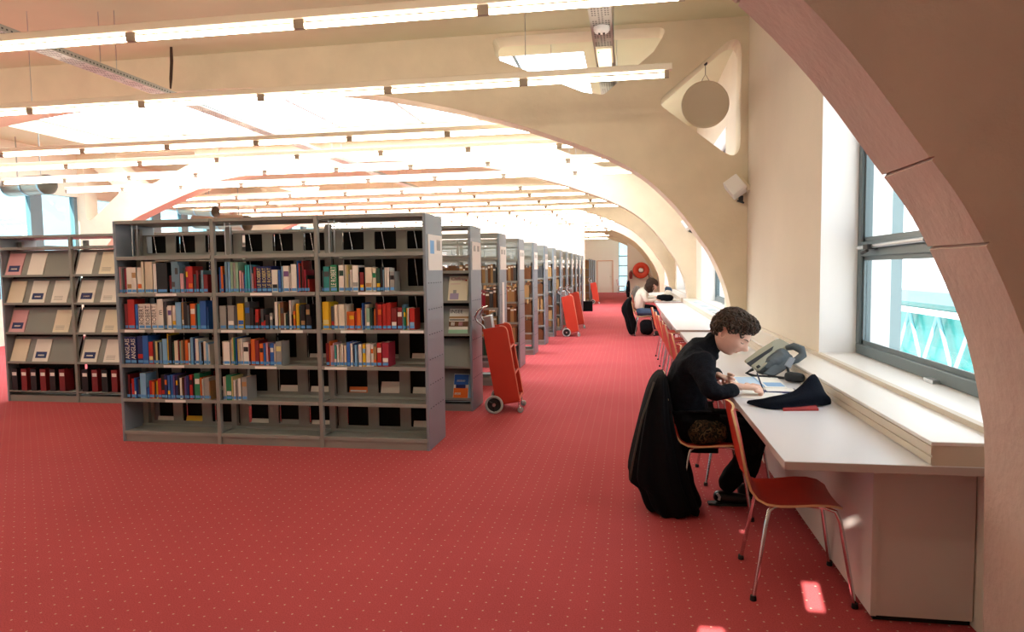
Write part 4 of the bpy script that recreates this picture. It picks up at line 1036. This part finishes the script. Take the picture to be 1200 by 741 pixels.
o, c = slab_thing('notebook', [(.80, 4.335), (.985, 4.31), (1.01, 4.45), (.85, 4.475)], .7425, .748, 'cover_navy', 'thin dark blue notebook lying across the open book, next to the hand', 'notebook')
MB().box(-.085, .085, -.055, .06, .0055, .007).build('page', 'paper', o)
o.location.z = .7415
rb, c = slab_thing('red_folder', [(.80, 3.775), (.985, 3.805), (1.0, 3.95), (.83, 3.95)], .7405, .752, mat('folder_red', '#a83a3a', .5), 'dull red folder lying under the dark blue cloth', 'folder')
# crumpled dark cloth: loft along its length
def cloth():
    # centre line on the desk (x, y), half width, height of the heap
    path = [(.652, 3.95, .012, .020), (.675, 3.90, .035, .035), (.715, 3.86, .050, .045), (.77, 3.86, .058, .060), (.83, 3.88, .064, .070), (.89, 3.92, .070, .082), (.935, 3.96, .076, .100), (.975, 3.99, .082, .122), (1.01, 4.02, .085, .130), (1.045, 4.05, .084, .100), (1.07, 4.07, .080, .075), (1.078, 4.075, .060, .045)]
    rings = []
    for i, (cx, cy, w, h) in enumerate(path):
        ring = []
        for k in range(32):
            a = 2*pi*k/32; c, s_ = cos(a), sin(a)
            rr_ = 1+.20*noise.noise(Vector((c*2.2+i*.35, s_*2.2, i*.4)))+.09*sin(4*a+i*.9)+.06*sin(7*a-i*.5)
            y = c*w*rr_; z = .742+(max(0, s_)**.7)*h*rr_*(1-.25*abs(c))
            if 6 <= i <= 9 and 1.2 < a < 2.6: z += (.0, .0, .0, .0, .0, .0, .012, .035, .045, .012)[i]*(1-abs(a-1.9)/.7)
            if .79 < cx < 1.0 and s_ <= .05: z = max(z, .7535)
            ring.append((cx-.35*y, cy+y, max(z, .742)))
        rings.append(ring)
    return rings
mb = MB().ring_loft(cloth(), True, True); ctr = Vector((.9, 3.93, .74))
for i, v in enumerate(mb.v): mb.v[i] = tuple(Vector(v)-ctr)
o = mb.build('scarf', 'scarf_cloth', None, ctr); s_ = o.modifiers.new('sub', 'SUBSURF'); s_.levels = 1; s_.render_levels = 1
tag(o, 'crumpled dark blue woollen scarf on the near part of the desk', 'scarf')
# shoulder bag
bag = empty('shoulder_bag', (1.02, 4.98, .7405)); tag(bag, 'grey and khaki shoulder bag lying on the desk against the ledge', 'bag')
def patch(name, rows, m, th, parent=bag):
    """rows: grid of points; thickened sheet"""
    n, k = len(rows), len(rows[0]); vs = [Vector(p) for r in rows for p in r]; fs = [(i*k+j, i*k+j+1, (i+1)*k+j+1, (i+1)*k+j) for i in range(n-1) for j in range(k-1)]
    me = bpy.data.meshes.new(name); me.from_pydata(vs, [], fs); me.polygons.foreach_set('use_smooth', [True]*len(fs)); o = link(name, me, m, parent)
    s1 = o.modifiers.new('sub', 'SUBSURF'); s1.levels = 1; s1.render_levels = 1
    s2 = o.modifiers.new('sol', 'SOLIDIFY'); s2.thickness = th; return o
mat('bag_grey', '#4d565c', .6, bump=.3); mat('bag_khaki', '#97937f', .5, bump=.2); mat('bag_dark', '#22262b', .7, bump=.3)
BO = Vector((1.02, 4.98, .74))
def W2(*p): return tuple(Vector(p)-BO)
bm_ = skin_mesh([(W2(.86, 4.97, .785), .040, .045), (W2(.93, 4.95, .80), .06, .055), (W2(1.0, 4.98, .83), .075, .075), (W2(1.06, 5.02, .86), .07, .085), (W2(1.10, 5.05, .88), .045, .06)], [(0, 1), (1, 2), (2, 3), (3, 4)], 2)
g = merge([bm_], .008, 2, (.014, 20))
for v in g.vertices: v.co.z = max(v.co.z, .001)
g.materials.clear(); link('bag_body', g, 'bag_grey', bag)
def plate(name, pts, th, m, bevel=.004):
    P_ = [Vector(W2(*p)) for p in pts]; n_ = (P_[1]-P_[0]).cross(P_[-1]-P_[0]).normalized(); n = len(P_)
    return MB().add(P_+[p+n_*th for p in P_], [tuple(range(n)), tuple(range(2*n-1, n-1, -1))]+[(i, (i+1) % n, n+(i+1) % n, n+i) for i in range(n)]).build(name, m, bag, bevel=bevel)
plate('flap', [(.787, 4.93, .858), (.90, 5.02, .925), (1.02, 5.10, .985), (1.055, 5.12, .992), (1.12, 5.11, .957), (1.075, 5.03, .925), (.97, 4.94, .862), (.875, 4.86, .806), (.855, 4.86, .806)], .018, 'bag_khaki')
plate('flap_band', [(.800, 4.905, .843), (1.0, 5.035, .948), (.985, 5.01, .925), (.822, 4.885, .826)], .012, 'bag_dark', .002)
plate('buckle', [(.855, 4.875, .825), (.875, 4.89, .835), (.885, 4.875, .824), (.865, 4.86, .814)], .02, 'bag_dark', .002)
plate('side_pocket', [(.90, 4.86, .78), (1.06, 4.98, .90), (1.10, 4.98, .895), (1.05, 4.90, .80), (.97, 4.86, .762)], .02, 'bag_grey', .008)
MB().tube([W2(1.09, 5.06, .93), W2(1.13, 5.03, .945), W2(1.175, 5.0, .925), W2(1.18, 4.98, .89), W2(1.14, 4.97, .86), W2(1.10, 4.96, .84)], [.018, .026, .03, .028, .024, .018], 8).build('strap', 'bag_grey', bag)
plate('strap_pad', [(1.074, 4.87, .891), (1.112, 4.88, .879), (1.074, 4.85, .813), (1.034, 4.84, .838)], .014, mat('pad_grey', '#8a8f96', .6))
MB().tube([W2(1.05, 4.86, .83), W2(1.06, 4.84, .785), W2(1.09, 4.80, .757), W2(1.02, 4.84, .752), W2(.93, 4.87, .757)], .009, 6).build('strap_loop', 'bag_dark', bag)
MB().tube([W2(.84, 4.90, .80), W2(.80, 4.92, .77), W2(.85, 4.90, .752), W2(.95, 4.86, .752)], .012, 6).build('strap_end', 'bag_dark', bag)
gc = skin_mesh([((1.02, 4.76, .778), .036, .036), ((1.09, 4.72, .776), .040, .036), ((1.14, 4.695, .774), .034, .034)], [(0, 1), (1, 2)], 2)
g = merge([gc], .008, 2)
for v in g.vertices: v.co -= Vector((1.08, 4.72, .74)); v.co.z = max(v.co.z, .001)
g.materials.clear(); o = link('pouch', g, 'bag_dark', None, (1.07, 4.71, .7405)); tag(o, 'small dark soft case in front of the shoulder bag', 'pouch')
# ================================================================== FAR PEOPLE
def sitter(x, y, label, top, legs, hair, hairlen, face_yaw=-10, seat=.45, lean=0.0, scale=1.0, tilt=30):
    e = empty('person', (x, y, 0)); tag(e, label, 'person')
    N = dict(pel=(0, 0, .55), wai=(.0, 0, .68), ch1=(.04, 0, .82), ch2=(.11, 0, .94), nk=(.19, 0, 1.02), nk2=(.22, 0, 1.06), shn=(.10, -.17, .93), eln=(.16, -.22, .76), wrn=(.38, -.10, .80), shf=(.10, .17, .93), elf=(.18, .22, .76), wrf=(.38, .10, .80), hpn=(.04, -.09, .52), knn=(.42, -.1, .52), ann=(.36, -.1, .12), hpf=(.04, .09, .52), knf=(.42, .1, .52), anf=(.36, .1, .12))
    Kk = list(N); I = {k: i for i, k in enumerate(Kk)}
    hM = T(.245, 0, 1.02) @ RZ(face_yaw) @ RY(tilt)
    def chains(rad, chs, sub=1):
        return [skin_mesh([(N[k], rad[k]) for k in c if k in rad], [(i, i+1) for i in range(len([k for k in c if k in rad])-1)], sub) for c in chs]
    TOR, ARM, LEG = [('pel', 'wai', 'ch1', 'ch2', 'nk', 'nk2')], [('ch2', 'shn', 'eln', 'wrn'), ('ch2', 'shf', 'elf', 'wrf')], [('pel', 'hpn', 'knn', 'ann'), ('pel', 'hpf', 'knf', 'anf')]
    hs = hand(N['wrn'], (1, .3, -.1), (0, 0, -1), 1, 1, .6, -1)+hand(N['wrf'], (1, -.3, -.1), (0, 0, -1), 1, 1, .6, 1)
    rb = {k: RB[k]*.85 for k in RB}; ra = dict(rb); ra['ch2'] = .06; rl = dict(rb); rl['pel'] = .10
    put(merge([xf(head_mesh(1.0, 32, 24), hM)]+chains(rb, TOR)+chains(ra, ARM)+chains(rl, LEG)+hs, .009, 2), 'body', 'skin', e, Matrix.Identity(4))
    rs = {k: RS[k]*.95 for k in RS if k not in ('ch3',)}; rs['nk'] = .055; ra = dict(rs); ra['ch2'] = .08
    put(merge(chains(rs, TOR)+chains(ra, ARM), .013, 3, (.01, 14)), 'sweater', top, e, Matrix.Identity(4))
    rt = {k: RT[k]*.95 for k in RT}; rt['pel'] = .13
    put(merge(chains({'pel': .14, 'wai': .13}, [('pel', 'wai')])+chains(rt, LEG), .013, 3, (.008, 14)), 'trousers', legs, e, Matrix.Identity(4))
    for sy in (-.1, .1): shoe(.37, sy, 0, e, Matrix.Identity(4))
    h = curls((-.008, 0, .135), .108, .090, .113, hM, 260, .018, lambda p: p.z > (.16 if p.x > .03 else .05), 5)
    if hairlen:
        h2 = curls((-.03, 0, .06), .095, .098, .12, hM, 260, .022, lambda p: p.x < .045, 8); h.add(h2.v, h2.f, True)
    h.build('hair', hair, e); return e
EDG2 = [('pel', 'wai'), ('wai', 'ch1'), ('ch1', 'ch2'), ('ch2', 'nk'), ('nk', 'nk2'), ('ch2', 'shn'), ('shn', 'eln'), ('eln', 'wrn'), ('ch2', 'shf'), ('shf', 'elf'), ('elf', 'wrf'), ('pel', 'hpn'), ('hpn', 'knn'), ('knn', 'ann'), ('pel', 'hpf'), ('hpf', 'knf'), ('knf', 'anf')]
mat('beige_knit', '#d8cabc', .95, bump=.3); mat('jeans', '#3b4c66', .9, bump=.3); mat('brown_hair', '#38200f', .7, noise_amt=.3, noise_scale=40); mat('white_knit', '#ddd8cf', .95); mat('grey_coat', '#77716c', .95, bump=.4, bump_scale=40)
sitter(.22, 15.72, 'person with long brown curls in a beige sweater and jeans at the third desk', 'beige_knit', 'jeans', 'brown_hair', True)
sitter(.24, 17.35, 'person with dark hair in a pale top, half hidden behind the one in beige', 'white_knit', 'black_cloth', 'hair', False)
c = copy_tree(chair0); c.location = (.36, 17.35, 0); tag(c, 'chair of the half-hidden person in the pale top', 'chair', 'red plywood chairs along the desks')
coat([(.86, .0, .04, -.14, .14, 0), (.84, -.05, .06, -.20, .20, .08), (.70, -.16, .05, -.24, .24, .12), (.55, -.20, .05, -.22, .22, .16), (.40, -.10, .10, -.2, .2, .2), (.22, -.08, .16, -.2, .2, .2), (.08, -.03, .16, -.17, .17, .2), (.03, .0, .12, -.12, .12, .2)], 48, 'coat', 'black coat hanging over the chair of the person in beige', 'black_cloth', 4, loc=(.02, 15.70, 0))
coat([(1.02, .0, .05, -.10, .10, 0), (.98, -.06, .12, -.18, .18, .08), (.80, -.14, .12, -.22, .22, .14), (.60, -.20, .10, -.22, .22, .16), (.40, -.2, .08, -.2, .2, .18), (.30, -.16, .05, -.18, .18, .2)], 48, 'coat', 'grey coat hanging over a chair behind the person in the pale top', 'grey_coat', 6, loc=(.20, 19.6, 0))
c = copy_tree(chair0); c.location = (.44, 19.6, 0); tag(c, 'chair under the grey coat, beyond both seated people', 'chair', 'red plywood chairs along the desks')
coat([(.98, .0, .04, -.10, .10, 0), (.92, -.06, .08, -.16, .16, .08), (.70, -.10, .08, -.2, .2, .14), (.45, -.10, .08, -.2, .2, .18), (.25, -.06, .05, -.16, .16, .2)], 48, 'coat', 'black coat on the farthest chair, near the edge of the white end wall', 'black_cloth', 9, loc=(-.02, 30.5, 0))
c = copy_tree(chair0); c.location = (.22, 30.5, 0); tag(c, 'farthest chair under a black coat, near the white end wall', 'chair', 'red plywood chairs along the desks')
def bagthing(name, loc, s, m, label, cat, seed=0):
    me = skin_mesh([((-s[0]*.5, 0, s[2]*.5), s[1]*.5, s[2]*.5), ((0, 0, s[2]*.55), s[1]*.55, s[2]*.55), ((s[0]*.5, 0, s[2]*.45), s[1]*.45, s[2]*.45)], [(0, 1), (1, 2)], 2)
    g = merge([me], .012, 2, (.02, 9))
    for v in g.vertices: v.co.z = max(v.co.z, .0015)
    g.materials.clear(); o = link(name, g, m, None, loc); tag(o, label, cat); return o
bagthing('backpack', (.40, 15.62, 0), (.34, .30, .36), 'black_cloth', 'black backpack on the carpet under the chair of the person in beige', 'backpack')
bagthing('handbag', (.80, 15.7, .76), (.38, .20, .15), 'black_cloth', 'flat black bag on the third desk in front of the person in beige', 'bag')
bagthing('cap', (1.0, 18.2, .76), (.20, .30, .26), mat('cap_blue', '#24405c', .8), 'dark blue cap lying on a heap on the third desk', 'cap')
bagthing('white_bag', (.95, 17.3, .76), (.2, .25, .2), 'white_knit', 'white bag on the third desk beyond the black bag', 'bag')
for i, (x, y, w, l, m, lb, cat) in enumerate([(1.02, 15.9, .20, .28, 'paper', 'white papers on the third desk near the ledge', 'paper'), (.86, 16.2, .22, .16, 'cover_red', 'red book on the third desk behind the black bag', 'book')]):
    o = MB().box(-w/2, w/2, -l/2, l/2, 0, .03).build('paper_stack' if cat == 'paper' else 'book', m, None, (x, y, .7602)); tag(o, lb, cat)
# ================================================================== HOSE REEL, EXTINGUISHER
hr = empty('hose_reel', (.60, 34.948, 1.40)); tag(hr, 'red round fire hose reel on the white end wall', 'hose reel')
MB().lathe([(.36, -.03), (.40, -.05), (.40, -.20), (.36, -.22), (.10, -.235), (.10, -.03)], axis='Y', n=40).build('drum', 'hose_red', hr)
MB().lathe([(.02, -.25), (.10, -.27), (.13, -.24), (.13, -.20)], axis='Y', n=24).build('hub', 'steel', hr)
MB().box(-.05, .05, -.06, 0, -.1, .1).build('wall_bracket', 'steel', hr)
MB().tube([(.34, -.12, -.1), (.40, -.12, -.4), (.42, -.1, -.62)], .02, 8).build('hose', 'rubber', hr)
fx = empty('fire_extinguisher', (.10, 34.93, 1.18)); tag(fx, 'small red fire extinguisher on the wall beside the hose reel', 'extinguisher')
MB().lathe([(.0, -.2), (.07, -.19), (.08, -.1), (.08, .1), (.05, .16), (.02, .18)], c=(0, -.085, 0)).build('cylinder_body', 'cover_dark red', fx)
MB().tube([(0, -.085, .17), (0, -.085, .21), (.06, -.085, .20)], .014, 6).build('valve', 'rubber', fx)
MB().box(-.02, .02, -.085, 0, .0, .05).build('bracket', 'steel', fx)
# ================================================================== OUTSIDE THE WINDOWS
g = MB().box(1.9, 90, -40, 120, -6.2, -6).build('ground', mat('outside_ground', '#cfd2cf', .9)); struct(g)
bld = empty('building', (14, 8, -6)); tag(bld, 'pale building with blue-green glass and white V struts across the street', 'building')
mat('facade_white', '#e9eef0', .7); mat('facade_glass', '#2c8f8c', .25)
MB().box(0, 6, 0, 33, 0, 5.7).build('glazed_block', 'facade_glass', bld)
MB().box(-.3, 6, 0, 33, 5.7, 6.25).build('roof_band', mat('facade_band', '#6b858c', .6), bld)
MB().box(-.5, 0, 0, 33, 5.2, 5.42).build('white_beam', 'facade_white', bld)
for k in range(10):
    y = .2+k*3.2
    MB().tube([(-.25, y, 5.25), (-.25, y+1.6, 2.7)], .09, 6).build('strut', mat('strut_blue', '#7fb7c4', .6), bld); MB().tube([(-.25, y+3.2, 5.25), (-.25, y+1.6, 2.7)], .09, 6).build('strut', 'strut_blue', bld)
MB().box(-.5, 0, 0, 33, 2.3, 2.6).build('white_beam', 'facade_white', bld)
for y, lb in ((5.9, 'nearest'), (14.2, 'second'), (21.2, 'farthest')):
    o = MB().box(0, .09, -.1, .1, 0, 5.2).build('facade_fin', mat('fin_grey', '#6f8790', .6), None, (1.97, y-.1, -.6)); tag(o, '%s pale grey fin standing outside beside the window' % lb, 'fin', 'fins outside the windows')
